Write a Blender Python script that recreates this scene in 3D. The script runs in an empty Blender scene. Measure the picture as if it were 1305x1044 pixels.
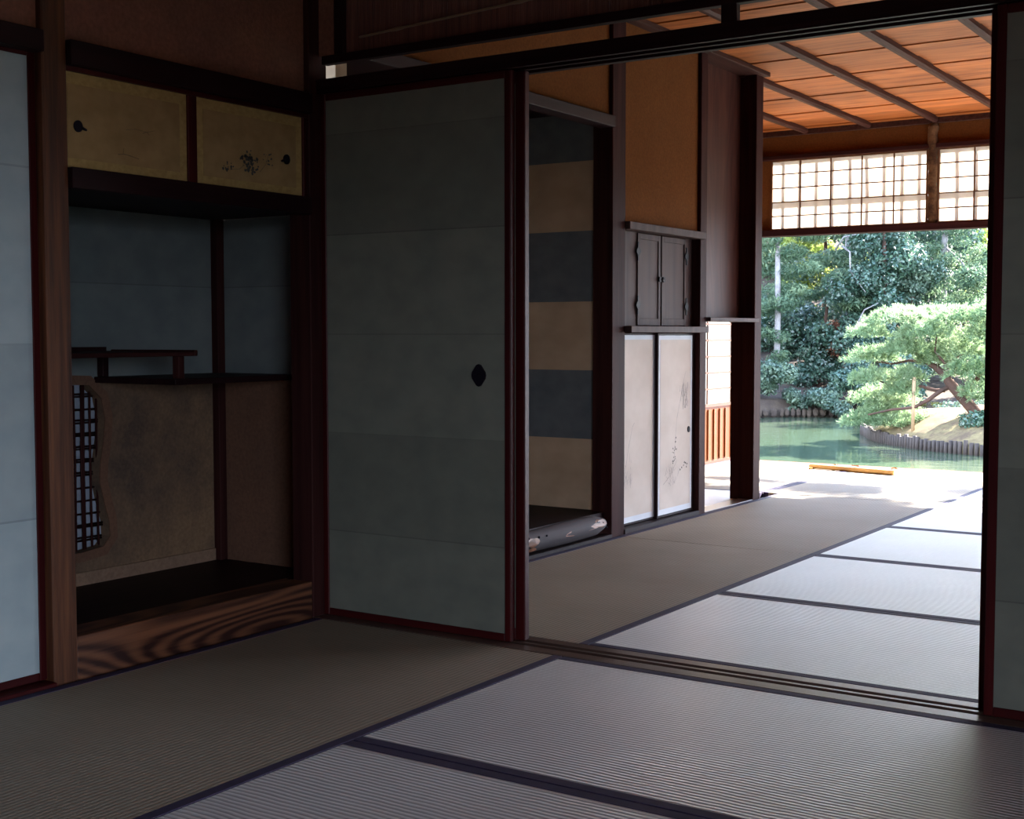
import bpy, bmesh, math, random
import numpy as np
from mathutils import Vector, Matrix
random.seed(7); rng = np.random.default_rng(11)
S = bpy.context.scene
COL = S.collection
XL = -2.98

# ------------------------------------------------------------------ materials
def newmat(name):
    m = bpy.data.materials.new(name); m.use_nodes = True
    nt = m.node_tree; b = nt.nodes['Principled BSDF']
    return m, nt, b
def N(nt, t, **k):
    n = nt.nodes.new(t)
    for a, v in k.items(): setattr(n, a, v)
    return n
def ramp(nt, stops):
    r = nt.nodes.new('ShaderNodeValToRGB'); e = r.color_ramp.elements
    while len(e) < len(stops): e.new(0.5)
    for i, (p, c) in enumerate(stops):
        e[i].position = p; e[i].color = (*c, 1)
    return r
def coords(nt, scale, rot=(0, 0, 0)):
    tc = N(nt, 'ShaderNodeTexCoord'); mp = N(nt, 'ShaderNodeMapping')
    mp.inputs['Scale'].default_value = scale; mp.inputs['Rotation'].default_value = rot
    nt.links.new(tc.outputs['Object'], mp.inputs['Vector']); return mp
def bump(nt, b, src, strength=.3, dist=.01):
    bp = N(nt, 'ShaderNodeBump'); bp.inputs['Strength'].default_value = strength; bp.inputs['Distance'].default_value = dist
    nt.links.new(src, bp.inputs['Height']); nt.links.new(bp.outputs['Normal'], b.inputs['Normal'])

def wood(name, axis, c0, c1, rough=.5, grain=26, figure=0.0, spec=.4, fx=6, fy=.9, fm=60):
    """long grain along axis; figure>0 adds cathedral bands"""
    m, nt, b = newmat(name)
    sc = [grain, grain, grain]; sc[axis] = grain * .045
    mp = coords(nt, sc)
    n1 = N(nt, 'ShaderNodeTexNoise'); n1.inputs['Scale'].default_value = 1.0; n1.inputs['Detail'].default_value = 6; n1.inputs['Roughness'].default_value = .65
    nt.links.new(mp.outputs[0], n1.inputs['Vector'])
    src = n1.outputs['Fac']
    if figure > 0:
        sc2 = [fx, fx, fx]; sc2[axis] = fy
        mp2 = coords(nt, sc2)
        n2 = N(nt, 'ShaderNodeTexNoise'); n2.inputs['Scale'].default_value = 1.0; n2.inputs['Detail'].default_value = 1.0
        nt.links.new(mp2.outputs[0], n2.inputs['Vector'])
        mu = N(nt, 'ShaderNodeMath', operation='MULTIPLY'); mu.inputs[1].default_value = fm
        si = N(nt, 'ShaderNodeMath', operation='SINE')
        nt.links.new(n2.outputs['Fac'], mu.inputs[0]); nt.links.new(mu.outputs[0], si.inputs[0])
        ma = N(nt, 'ShaderNodeMath', operation='MULTIPLY_ADD'); ma.inputs[1].default_value = figure * .5
        nt.links.new(si.outputs[0], ma.inputs[0]); nt.links.new(src, ma.inputs[2]); src = ma.outputs[0]
    r = ramp(nt, [(.28, c0), (.72, c1)])
    nt.links.new(src, r.inputs[0]); nt.links.new(r.outputs[0], b.inputs['Base Color'])
    b.inputs['Roughness'].default_value = rough; b.inputs['Specular IOR Level'].default_value = spec
    bump(nt, b, src, .25, .003)
    return m

def paper(name, c0, c1, rough=.8, scale=9, seams=None, seamdark=.8, fibre=True):
    """fusuma paper: mottled, seams = list of object-space z offsets handled through a wave"""
    m, nt, b = newmat(name)
    mp = coords(nt, (scale, scale, scale * 1.3))
    n1 = N(nt, 'ShaderNodeTexNoise'); n1.inputs['Scale'].default_value = 1; n1.inputs['Detail'].default_value = 5
    nt.links.new(mp.outputs[0], n1.inputs['Vector'])
    r = ramp(nt, [(.3, c0), (.7, c1)]); nt.links.new(n1.outputs['Fac'], r.inputs[0])
    out = r.outputs[0]
    if seams:
        tc = N(nt, 'ShaderNodeTexCoord'); sp = N(nt, 'ShaderNodeSeparateXYZ'); nt.links.new(tc.outputs['Object'], sp.inputs[0])
        # seams: (period, offset): the overlapping sheets alternate very slightly in tone
        per, off = seams
        a = N(nt, 'ShaderNodeMath', operation='MULTIPLY_ADD'); a.inputs[1].default_value = 1 / per; a.inputs[2].default_value = off
        nt.links.new(sp.outputs[2], a.inputs[0])
        fl = N(nt, 'ShaderNodeMath', operation='FLOOR'); nt.links.new(a.outputs[0], fl.inputs[0])
        fr = N(nt, 'ShaderNodeMath', operation='FRACT'); nt.links.new(a.outputs[0], fr.inputs[0])
        lt = N(nt, 'ShaderNodeMath', operation='LESS_THAN'); lt.inputs[1].default_value = .012; nt.links.new(fr.outputs[0], lt.inputs[0])
        wn = N(nt, 'ShaderNodeTexWhiteNoise', noise_dimensions='1D'); nt.links.new(fl.outputs[0], wn.inputs['W'])
        mr = N(nt, 'ShaderNodeMapRange'); mr.inputs['To Min'].default_value = .88; mr.inputs['To Max'].default_value = 1.1
        nt.links.new(wn.outputs['Value'], mr.inputs['Value'])
        ls = N(nt, 'ShaderNodeMath', operation='MULTIPLY_ADD'); ls.inputs[1].default_value = -(1 - seamdark); nt.links.new(lt.outputs[0], ls.inputs[0]); nt.links.new(mr.outputs[0], ls.inputs[2])
        hm = N(nt, 'ShaderNodeVectorMath', operation='SCALE'); nt.links.new(out, hm.inputs[0]); nt.links.new(ls.outputs[0], hm.inputs['Scale'])
        out = hm.outputs[0]
    nt.links.new(out, b.inputs['Base Color'])
    b.inputs['Roughness'].default_value = rough; b.inputs['Specular IOR Level'].default_value = .15
    mp3 = coords(nt, (400, 400, 400))
    n3 = N(nt, 'ShaderNodeTexNoise'); n3.inputs['Scale'].default_value = 1; nt.links.new(mp3.outputs[0], n3.inputs['Vector'])
    bump(nt, b, n3.outputs['Fac'], .12, .001)
    return m

def plain(name, c, rough=.6, metal=0, spec=.5):
    m, nt, b = newmat(name)
    mp = coords(nt, (40, 40, 40)); n1 = N(nt, 'ShaderNodeTexNoise'); n1.inputs['Scale'].default_value = 1
    nt.links.new(mp.outputs[0], n1.inputs['Vector'])
    r = ramp(nt, [(.3, tuple(x * .85 for x in c)), (.7, tuple(min(1, x * 1.12) for x in c))])
    nt.links.new(n1.outputs['Fac'], r.inputs[0]); nt.links.new(r.outputs[0], b.inputs['Base Color'])
    b.inputs['Roughness'].default_value = rough; b.inputs['Metallic'].default_value = metal; b.inputs['Specular IOR Level'].default_value = spec
    return m

def plaster(name, c, stain=None, fine=90, amount=.5):
    m, nt, b = newmat(name)
    mp = coords(nt, (3, 3, 3)); n1 = N(nt, 'ShaderNodeTexNoise'); n1.inputs['Scale'].default_value = 1; n1.inputs['Detail'].default_value = 6; n1.inputs['Roughness'].default_value = .7
    nt.links.new(mp.outputs[0], n1.inputs['Vector'])
    c2 = stain or tuple(x * .7 for x in c)
    r = ramp(nt, [(.5 - amount * .4, c2), (.5 + amount * .4, c)]); nt.links.new(n1.outputs['Fac'], r.inputs[0])
    mp2 = coords(nt, (fine, fine, fine)); n2 = N(nt, 'ShaderNodeTexNoise'); n2.inputs['Scale'].default_value = 1; n2.inputs['Detail'].default_value = 4
    nt.links.new(mp2.outputs[0], n2.inputs['Vector'])
    mr = N(nt, 'ShaderNodeMapRange'); mr.inputs['From Min'].default_value = .3; mr.inputs['From Max'].default_value = .7; mr.inputs['To Min'].default_value = .85; mr.inputs['To Max'].default_value = 1.12
    nt.links.new(n2.outputs['Fac'], mr.inputs['Value'])
    sc = N(nt, 'ShaderNodeVectorMath', operation='SCALE'); nt.links.new(r.outputs[0], sc.inputs[0]); nt.links.new(mr.outputs[0], sc.inputs['Scale'])
    nt.links.new(sc.outputs[0], b.inputs['Base Color']); b.inputs['Roughness'].default_value = .95; b.inputs['Specular IOR Level'].default_value = .1
    bump(nt, b, n2.outputs['Fac'], .4, .002)
    return m

def rush(name, axis, c0, c1, rough, spec, aniso):
    """tatami surface: ribs run along axis (mat length), rush stems across"""
    m, nt, b = newmat(name)
    tc = N(nt, 'ShaderNodeTexCoord'); sp = N(nt, 'ShaderNodeSeparateXYZ'); nt.links.new(tc.outputs['Object'], sp.inputs[0])
    mu = N(nt, 'ShaderNodeMath', operation='MULTIPLY'); mu.inputs[1].default_value = 2 * math.pi / .0155
    jn = N(nt, 'ShaderNodeTexNoise'); jn.inputs['Scale'].default_value = 9; jn.inputs['Detail'].default_value = 2; nt.links.new(tc.outputs['Object'], jn.inputs['Vector'])
    ja = N(nt, 'ShaderNodeMath', operation='MULTIPLY_ADD'); ja.inputs[1].default_value = .012; nt.links.new(jn.outputs['Fac'], ja.inputs[0]); nt.links.new(sp.outputs[1 - axis], ja.inputs[2]); nt.links.new(ja.outputs[0], mu.inputs[0])
    si = N(nt, 'ShaderNodeMath', operation='SINE'); nt.links.new(mu.outputs[0], si.inputs[0])
    ab = N(nt, 'ShaderNodeMath', operation='MULTIPLY_ADD'); ab.inputs[1].default_value = .5; ab.inputs[2].default_value = .5; nt.links.new(si.outputs[0], ab.inputs[0])
    sc = [5, 5, 5]; sc[axis] = 420; sc[1 - axis] = 9
    mp = coords(nt, sc); n1 = N(nt, 'ShaderNodeTexNoise'); n1.inputs['Scale'].default_value = 1; n1.inputs['Detail'].default_value = 3
    nt.links.new(mp.outputs[0], n1.inputs['Vector'])
    mp2 = coords(nt, (1.6, 1.6, 1)); n2 = N(nt, 'ShaderNodeTexNoise'); n2.inputs['Scale'].default_value = 1; n2.inputs['Detail'].default_value = 3
    nt.links.new(mp2.outputs[0], n2.inputs['Vector'])
    mix = N(nt, 'ShaderNodeMath', operation='ADD'); nt.links.new(n1.outputs['Fac'], mix.inputs[0]); nt.links.new(n2.outputs['Fac'], mix.inputs[1])
    hf = N(nt, 'ShaderNodeMath', operation='MULTIPLY'); hf.inputs[1].default_value = .5; nt.links.new(mix.outputs[0], hf.inputs[0])
    r = ramp(nt, [(.38, c0), (.62, c1)]); nt.links.new(hf.outputs[0], r.inputs[0])
    # grooves darkened in the colour to stand for shade between the ribs
    mr = N(nt, 'ShaderNodeMapRange'); mr.inputs['From Min'].default_value = 0; mr.inputs['From Max'].default_value = .45; mr.inputs['To Min'].default_value = .5 if aniso else .6; mr.inputs['To Max'].default_value = 1.0
    nt.links.new(ab.outputs[0], mr.inputs['Value'])
    s2 = N(nt, 'ShaderNodeVectorMath', operation='SCALE'); nt.links.new(r.outputs[0], s2.inputs[0]); nt.links.new(mr.outputs[0], s2.inputs['Scale'])
    nt.links.new(s2.outputs[0], b.inputs['Base Color'])
    b.inputs['Roughness'].default_value = rough; b.inputs['Specular IOR Level'].default_value = spec
    b.inputs['Anisotropic'].default_value = aniso; b.inputs['IOR'].default_value = 1.7 if aniso else 1.45
    tg = N(nt, 'ShaderNodeTangent', direction_type='UV_MAP', uv_map='UVMap'); nt.links.new(tg.outputs[0], b.inputs['Tangent'])
    hs = N(nt, 'ShaderNodeMath', operation='MULTIPLY_ADD'); hs.inputs[1].default_value = .12; nt.links.new(n1.outputs['Fac'], hs.inputs[0]); nt.links.new(ab.outputs[0], hs.inputs[2])
    bump(nt, b, hs.outputs[0], .9 if aniso else .4, .0022 if aniso else .0012)
    return m

def leafmat(name, ca, cb, cc, trans=.35, rough=.55, scale=2.2, spec=.3):
    m, nt, b = newmat(name)
    mp = coords(nt, (scale, scale, scale)); n1 = N(nt, 'ShaderNodeTexNoise'); n1.inputs['Scale'].default_value = 1; n1.inputs['Detail'].default_value = 5; n1.inputs['Roughness'].default_value = .7
    nt.links.new(mp.outputs[0], n1.inputs['Vector'])
    r = ramp(nt, [(.32, ca), (.5, cb), (.68, cc)]); nt.links.new(n1.outputs['Fac'], r.inputs[0])
    nt.links.new(r.outputs[0], b.inputs['Base Color']); b.inputs['Roughness'].default_value = rough; b.inputs['Specular IOR Level'].default_value = spec
    tr = N(nt, 'ShaderNodeBsdfTranslucent'); nt.links.new(r.outputs[0], tr.inputs['Color'])
    mx = N(nt, 'ShaderNodeMixShader'); mx.inputs[0].default_value = trans
    out = nt.nodes['Material Output']
    nt.links.new(b.outputs[0], mx.inputs[1]); nt.links.new(tr.outputs[0], mx.inputs[2]); nt.links.new(mx.outputs[0], out.inputs['Surface'])
    return m

def shoji_paper(name, c=(.86, .80, .72)):
    m, nt, b = newmat(name)
    mp = coords(nt, (18, 18, 18)); n1 = N(nt, 'ShaderNodeTexNoise'); n1.inputs['Scale'].default_value = 1; n1.inputs['Detail'].default_value = 6
    nt.links.new(mp.outputs[0], n1.inputs['Vector'])
    r = ramp(nt, [(.3, tuple(x * .93 for x in c)), (.7, c)]); nt.links.new(n1.outputs['Fac'], r.inputs[0])
    nt.links.new(r.outputs[0], b.inputs['Base Color']); b.inputs['Roughness'].default_value = .9; b.inputs['Specular IOR Level'].default_value = .1
    tr = N(nt, 'ShaderNodeBsdfTranslucent'); nt.links.new(r.outputs[0], tr.inputs['Color'])
    mx = N(nt, 'ShaderNodeMixShader'); mx.inputs[0].default_value = .42
    nt.links.new(b.outputs[0], mx.inputs[1]); nt.links.new(tr.outputs[0], mx.inputs[2]); nt.links.new(mx.outputs[0], nt.nodes['Material Output'].inputs['Surface'])
    return m

DK0, DK1 = (.008, .0025, .0035), (.022, .0075, .0085)
WD = {a: wood('dark_wood_' + 'xyz'[a], a, DK0, DK1, .55, spec=.10) for a in range(3)}       # smoked, near-black framing
WB0, WB1 = (.016, .0048, .0055), (.048, .016, .0145)
WB = {a: wood('brown_wood_' + 'xyz'[a], a, WB0, WB1, .6, spec=.04) for a in range(3)}
WR = {a: wood('red_lacquer_' + 'xyz'[a], a, (.024, .0025, .004), (.060, .007, .007), .45, grain=12, spec=.12) for a in range(3)}
M_GRAINP = wood('figured_post', 2, (.020, .006, .005), (.15, .054, .022), .55, grain=45, figure=.08, fx=9, fy=.25, fm=45, spec=.25)
M_GRAINK = wood('figured_sill', 1, (.028, .010, .008), (.17, .068, .034), .5, grain=22, figure=.34, fx=3.2, fy=.5, fm=190, spec=.25)
M_CEIL = wood('cedar_boards', 0, (.23, .062, .015), (.46, .145, .037), .6, grain=13, figure=.18, spec=.15)
def vary_boards(m, axis, pitch, lo, hi):
    nt = m.node_tree; b = nt.nodes['Principled BSDF']; src = b.inputs['Base Color'].links[0].from_socket
    tc = N(nt, 'ShaderNodeTexCoord'); sp = N(nt, 'ShaderNodeSeparateXYZ'); nt.links.new(tc.outputs['Object'], sp.inputs[0])
    a = N(nt, 'ShaderNodeMath', operation='MULTIPLY_ADD'); a.inputs[1].default_value = 1 / pitch; a.inputs[2].default_value = 50.35; nt.links.new(sp.outputs[axis], a.inputs[0])
    fl = N(nt, 'ShaderNodeMath', operation='FLOOR'); nt.links.new(a.outputs[0], fl.inputs[0])
    wn = N(nt, 'ShaderNodeTexWhiteNoise', noise_dimensions='1D'); nt.links.new(fl.outputs[0], wn.inputs['W'])
    mr = N(nt, 'ShaderNodeMapRange'); mr.inputs['To Min'].default_value = lo; mr.inputs['To Max'].default_value = hi; nt.links.new(wn.outputs['Value'], mr.inputs['Value'])
    sc = N(nt, 'ShaderNodeVectorMath', operation='SCALE'); nt.links.new(src, sc.inputs[0]); nt.links.new(mr.outputs[0], sc.inputs['Scale']); nt.links.new(sc.outputs[0], b.inputs['Base Color'])
vary_boards(M_CEIL, 1, .285, .68, 1.12)
M_BATT = wood('batten_wood', 1, (.022, .008, .007), (.07, .029, .022), .6, spec=.06)
M_PANEL = wood('wide_cedar_panel', 2, (.036, .012, .010), (.072, .027, .020), .5, grain=14, figure=.15, spec=.08)
M_GREYW = wood('weathered_wood', 2, (.032, .018, .018), (.075, .044, .040), .6, grain=18, spec=.08)
M_ORD = wood('orange_cedar_dark', 2, (.045, .014, .005), (.10, .032, .010), .5, spec=.2)  # darker cedar tone for the shoji door frames and muntins
M_ORW = wood('orange_cedar', 2, (.09, .021, .003), (.17, .044, .008), .5, spec=.15, grain=12)
M_MUNT = wood('muntin_wood', 2, (.08, .032, .015), (.15, .065, .03), .5, spec=.2)
M_SILL = wood('worn_sill', 0, (.05, .026, .020), (.13, .075, .058), .35, spec=.6)
M_ORANGE = plaster('ochre_plaster', (.15, .055, .0155), (.125, .045, .0125), amount=.5)
M_BROWNP = plaster('brown_plaster', (.26, .115, .078), (.17, .08, .064), amount=.45)
M_ALCP = plaster('alcove_plaster', (.20, .125, .075), (.09, .062, .048), amount=.35)
M_ALCR = plaster('alcove_side_plaster', (.15, .078, .05), (.11, .06, .042))
M_SOIL = plaster('offwhite_plaster', (.5, .45, .38))
M_BLUEF = paper('grey_green_paper', (.125, .135, .115), (.160, .168, .140), seams=(.33, .18))
M_BLUEL = paper('pale_blue_paper', (.30, .37, .40), (.36, .43, .45), seams=(.47, .1))
M_ALCB = paper('alcove_paper', (.115, .135, .142), (.155, .175, .175), seams=(.34, .05), seamdark=.8)
M_GOLD = paper('gold_paper', (.28, .18, .080), (.37, .245, .115), scale=14)
M_GOLDB = paper('gold_border_paper', (.33, .22, .085), (.44, .31, .125), scale=60)
M_WHTF = paper('painted_door_paper', (.53, .44, .38), (.63, .54, .48), scale=5)
M_WHTB = paper('white_border_paper', (.60, .61, .66), (.68, .69, .73), scale=5)
M_CHKW = paper('check_white', (.40, .29, .20), (.48, .36, .255), scale=7)
M_CHKB = paper('check_blue', (.10, .115, .130), (.14, .155, .168), scale=10)
M_INK = plain('ink', (.05, .05, .05), .9); M_INK2 = plain('pale_ink', (.30, .26, .24), .9)
M_INK3 = plain('brown_ink', (.12, .08, .045), .9)
M_BLACK = plain('black_metal', (.006, .004, .009), .6, 0, .12)
M_HERI = plain('indigo_cloth', (.036, .025, .062), .75, spec=.3)
M_BLIND = wood('reed_blind', 2, (.05, .014, .011), (.19, .065, .042), .6, grain=60)
M_BAMB = wood('dry_bamboo', 0, (.16, .10, .06), (.28, .19, .12), .35, grain=10)
M_BAMBN = wood('fresh_bamboo', 0, (.50, .28, .09), (.72, .45, .17), .35, grain=10)
M_BARK = plaster('bark', (.20, .11, .055), (.05, .025, .015), fine=60, amount=.2)
M_PAPER = shoji_paper('shoji_paper')
M_PAPERD = paper('window_paper', (.22, .25, .31), (.28, .31, .38))
M_LOG = wood('peeled_log', 1, (.038, .032, .037), (.105, .086, .088), .75, spec=.15, grain=12)
M_LOGR = wood('log_scar', 1, (.15, .055, .03), (.42, .20, .11), .5, grain=24)
M_RUSHX = rush('rush_crosswise_sky_sheen', 0, (.57, .555, .57), (.69, .675, .69), .36, 1.0, .8)  # same rush as lengthwise mats; sky sheen put into the pale bluish base
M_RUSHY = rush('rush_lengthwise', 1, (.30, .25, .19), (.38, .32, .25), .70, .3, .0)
M_EARTH = plaster('bank_earth', (.08, .06, .045), (.045, .034, .03), amount=.4)
M_MOSS = plaster('mossy_ground', (.19, .145, .07), (.10, .068, .044), fine=30, amount=.3)
M_GRAV = plaster('garden_moss', (.075, .085, .06), (.05, .06, .045), amount=.5)
M_STAKE = wood('stake_wood', 2, (.018, .012, .010), (.065, .045, .035), .8, grain=30)
M_TRUNKP = plaster('pine_bark', (.11, .058, .042), (.05, .033, .027), fine=25)
M_TRUNKG = plaster('pale_bark', (.30, .29, .30), (.16, .14, .14), fine=20)
M_POLE = wood('support_pole', 2, (.26, .16, .08), (.38, .25, .14), .6)
M_PINE = leafmat('pine_needles', (.12, .20, .09), (.21, .29, .15), (.31, .38, .22), .5, scale=1.6)
M_CEDAR = leafmat('cedar_sprays', (.05, .10, .06), (.095, .155, .09), (.19, .25, .13), .45)
M_BROAD = leafmat('broad_leaves', (.022, .055, .038), (.042, .088, .06), (.08, .14, .085), .25, .38, spec=.7)
M_SHRUB = leafmat('shrub_leaves', (.045, .085, .06), (.08, .13, .09), (.15, .21, .13), .35, .45, spec=.6)
M_YELL = leafmat('sunny_leaves', (.18, .26, .05), (.34, .40, .10), (.50, .45, .17), .5)
M_RED = leafmat('shadow_gap_leaves', (.11, .04, .03), (.20, .08, .05), (.35, .15, .08), .3)  # russet tone stands for the shadow gap between the conifers
M_BUSHI = leafmat('island_bush_leaves', (.03, .07, .045), (.055, .11, .065), (.12, .19, .12), .25, .35, spec=.7)

def water():
    m, nt, b = newmat('pond_water')
    b.inputs['Base Color'].default_value = (.045, .065, .040, 1); b.inputs['Roughness'].default_value = .06
    b.inputs['Specular IOR Level'].default_value = .5; b.inputs['IOR'].default_value = 1.33
    mp = coords(nt, (1.3, 2.2, 1)); n1 = N(nt, 'ShaderNodeTexNoise'); n1.inputs['Scale'].default_value = 2.2; n1.inputs['Detail'].default_value = 5
    nt.links.new(mp.outputs[0], n1.inputs['Vector']); bump(nt, b, n1.outputs['Fac'], .12, .05)
    return m
M_WATER = water()

# ------------------------------------------------------------------ mesh helpers
def BM(): return bmesh.new()
def box(bm, x0, x1, y0, y1, z0, z1, bev=0):
    r = bmesh.ops.create_cube(bm, size=1.0)
    vs = r['verts']
    for v in vs:
        v.co = Vector(((x0 + x1) / 2 + v.co.x * (x1 - x0), (y0 + y1) / 2 + v.co.y * (y1 - y0), (z0 + z1) / 2 + v.co.z * (z1 - z0)))
    if bev:
        es = list({e for v in vs for e in v.link_edges})
        bmesh.ops.bevel(bm, geom=es, offset=bev, segments=1, affect='EDGES', profile=.5)
    return bm
def tube(bm, pts, rad, seg=10, caps=True):
    pts = [Vector(p) for p in pts]; n = len(pts)
    rads = rad if isinstance(rad, (list, tuple)) else [rad] * n
    rings = []
    for i, p in enumerate(pts):
        d = (pts[min(i + 1, n - 1)] - pts[max(i - 1, 0)]).normalized()
        a = Vector((0, 0, 1)) if abs(d.z) < .9 else Vector((1, 0, 0))
        u = d.cross(a).normalized(); w = d.cross(u)
        rings.append([bm.verts.new(p + (u * math.cos(t) + w * math.sin(t)) * rads[i]) for t in [2 * math.pi * k / seg for k in range(seg)]])
    for i in range(n - 1):
        for k in range(seg):
            f = bm.faces.new((rings[i][k], rings[i][(k + 1) % seg], rings[i + 1][(k + 1) % seg], rings[i + 1][k])); f.smooth = True
    if caps:
        bm.faces.new(list(reversed(rings[0]))); bm.faces.new(rings[-1])
    bmesh.ops.recalc_face_normals(bm, faces=bm.faces[:])
    return bm
def plate(bm, outline, axis, a0, a1, hole=None):
    """extrude a polygon (list of 2D pts) between a0 and a1 along axis; optional hole outline"""
    def P(u, v, a): return (a, u, v) if axis == 0 else ((u, a, v) if axis == 1 else (u, v, a))
    es = []; loops = []
    for loop in ([outline] + ([hole] if hole else [])):
        vs = [bm.verts.new(P(u, v, a0)) for u, v in loop]; loops.append(vs)
        for i in range(len(vs)): es.append(bm.edges.new((vs[i], vs[(i + 1) % len(vs)])))
    r = bmesh.ops.triangle_fill(bm, edges=es, use_beauty=True)
    faces = [g for g in r['geom'] if isinstance(g, bmesh.types.BMFace)]
    e = bmesh.ops.extrude_face_region(bm, geom=faces)
    sh = Vector(P(0, 0, a1)) - Vector(P(0, 0, a0))
    bmesh.ops.translate(bm, verts=[g for g in e['geom'] if isinstance(g, bmesh.types.BMVert)], vec=sh)
    bmesh.ops.recalc_face_normals(bm, faces=bm.faces[:])
    return bm
def obj(name, bm, mat, parent=None, uv=None):
    me = bpy.data.meshes.new(name)
    xs = [v.co for v in bm.verts]
    lo = Vector((min(v.x for v in xs), min(v.y for v in xs), min(v.z for v in xs))); hi = Vector((max(v.x for v in xs), max(v.y for v in xs), max(v.z for v in xs)))
    org = Vector(((lo.x + hi.x) / 2, (lo.y + hi.y) / 2, lo.z))
    for v in bm.verts: v.co -= org
    bm.to_mesh(me); bm.free()
    me.materials.append(mat)
    if uv is not None:
        l = me.uv_layers.new(name='UVMap')
        for lp in me.loops:
            c = me.vertices[lp.vertex_index].co
            l.data[lp.index].uv = (c.x, c.y) if uv == 0 else (c.y, -c.x)
    o = bpy.data.objects.new(name, me); COL.objects.link(o)
    if parent is not None:
        o.parent = parent
        w = parent.location.copy(); q = parent.parent
        while q is not None: w += q.location; q = q.parent
        o.location = org - w
    else: o.location = org
    return o
def tag(o, label, cat, group=None, kind=None):
    o['label'] = label; o['category'] = cat
    if group: o['group'] = group
    if kind: o['kind'] = kind
    return o
def struct(o, label=None, cat=None):
    o['kind'] = 'structure'
    if label: o['label'] = label
    if cat: o['category'] = cat
    return o
def empty(name, loc, label, cat, group=None, kind=None):
    o = bpy.data.objects.new(name, None); COL.objects.link(o); o.location = loc; o.empty_display_size = .1
    return tag(o, label, cat, group, kind)
def sbox(name, mat, *b, bev=0, label=None, cat=None, parent=None):
    o = obj(name, box(BM(), *b, bev=bev), mat, parent)
    if parent is None: struct(o, label, cat)
    return o
def tbox(name, mat, label, cat, *b, bev=.002, group=None):
    return tag(obj(name, box(BM(), *b, bev=bev), mat), label, cat, group)

# ================================================================== SETTING
XR, YB, YE = 1.9, -1.9, 9.3           # right wall, back wall, far edge
ZC = 2.44                              # far ceiling
# subfloor under the mats
sbox('floor', WD[0], -3.06, XR, YB, 9.25, -.10, -.031, label='dark boards under the tatami mats', cat='floor')
# ---- far ceiling
fc = sbox('ceiling', M_CEIL, -4.10, XR, 3.44, 3.45, ZC + .05, ZC + .06, label='orange cedar board ceiling of the farther room', cat='ceiling')
Y = 3.46; k = 0
bmc = BM()
while Y < 9.26:
    y1 = min(Y + .285, 9.27)
    box(bmc, -4.10, XR, Y + .003, y1, ZC + .006 * (k % 2), ZC + .018 + .006 * (k % 2)); Y += .285; k += 1
bd = obj('ceiling_boards', bmc, None or M_CEIL, fc)
k = 0
for X in [-3.99, -3.53, -3.065, -2.60, -2.135, -1.67, -1.205, -.74, -.275, .19, .655, 1.12, 1.585]:
    y0 = 3.46 if X > -2.9 else (7.02 if X > -3.2 else 6.45)
    bmb = BM(); plate(bmb, [(X - .021, ZC + .004), (X + .021, ZC + .004), (X + .021, ZC - .022), (X + .011, ZC - .034), (X - .011, ZC - .034), (X - .021, ZC - .022)], 1, y0, 9.24)
    obj('batten', bmb, M_BATT, fc)
# near ceiling
nc = sbox('ceiling', M_CEIL, -3.7, XR, YB, 3.36, 2.5, 2.52, label='dim board ceiling of the nearer room', cat='ceiling')
# roof above both rooms
bmr = BM(); box(bmr, -5.2, 2.9, -2.9, 10.15, 3.05, 3.17)
struct(obj('roof', bmr, WB[0]), 'wooden roof with deep eaves over the house', 'roof')
# outer shell between ceiling and roof
sbox('wall_attic_far', M_SOIL, -4.2, XR + .05, 9.27, 9.33, 2.42, 3.05)
sbox('wall_attic_right', M_SOIL, XR, XR + .06, YB, 9.33, 2.30, 3.05)
sbox('wall_attic_left', M_SOIL, -4.2, -4.14, 3.5, 9.33, 2.40, 3.05)
# walls not in view that close the rooms
sbox('wall_back', M_BROWNP, -3.2, XR, YB - .08, YB, -.1, 3.05, label='brown plaster wall behind the viewer', cat='wall')
# right wall near room: opening y -1.0..1.6
sbox('wall_right', M_BROWNP, XR, XR + .08, YB, -1.85, -.1, 2.5, label='brown plaster wall at the right of the nearer room', cat='wall')
sbox('wall_right', M_BROWNP, XR, XR + .08, .2, 3.6, -.1, 2.5, label='brown plaster wall at the right between the rooms', cat='wall')
sbox('wall_right', M_BROWNP, XR, XR + .08, -1.85, .2, 1.73, 2.5, label='brown plaster over the right-hand garden opening', cat='wall')
sbox('wall_right', M_ORANGE, XR, XR + .08, 3.6, 9.3, 1.73, 2.5, label='ochre plaster over the farther right-hand opening', cat='wall')
sbox('wall_right', M_ORANGE, XR, XR + .08, 3.5, 7.5, -.1, 1.73, label='ochre plaster beside the farther right-hand opening', cat='wall')
# partition right of the sliding doors (outside the frame)
sbox('wall_middle', M_BROWNP, .06, XR, 3.36, 3.44, -.1, 2.5, label='brown plaster partition to the right of the sliding doors', cat='wall')
sbox('wall_middle', M_BROWNP, -3.02, .06, 3.372, 3.43, 2.36, 3.05, label='plaster above the reed blind transom', cat='wall')

# ---- left wall, near room
YF0 = 3.305
sbox('wall_left', M_BROWNP, -3.06, -3.0, YB, 2.262, 1.745, 2.6, label='reddish brown plaster above the pale sliding door', cat='wall')
sbox('wall_left', M_BROWNP, -3.05, -3.0, 2.345, 3.303, 1.745, 2.6, label='reddish brown plaster above the alcove', cat='wall')
sbox('wall_left', M_BROWNP, -3.06, -3.0, YB, .26, -.1, 1.745, label='brown plaster at the left of the pale sliding door', cat='wall')
# corridor side behind the pale doors
sbox('wall_passage', M_BROWNP, -3.7, -3.62, YB - .08, 2.2, -.1, 2.6, label='plaster wall of the dark passage behind the pale door', cat='wall')

sbox('wall_middle', M_BROWNP, -2.98, -2.903, 3.355, 3.41, 1.876, 2.6, label='strip of plaster left of the reed blind', cat='wall')
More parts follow.
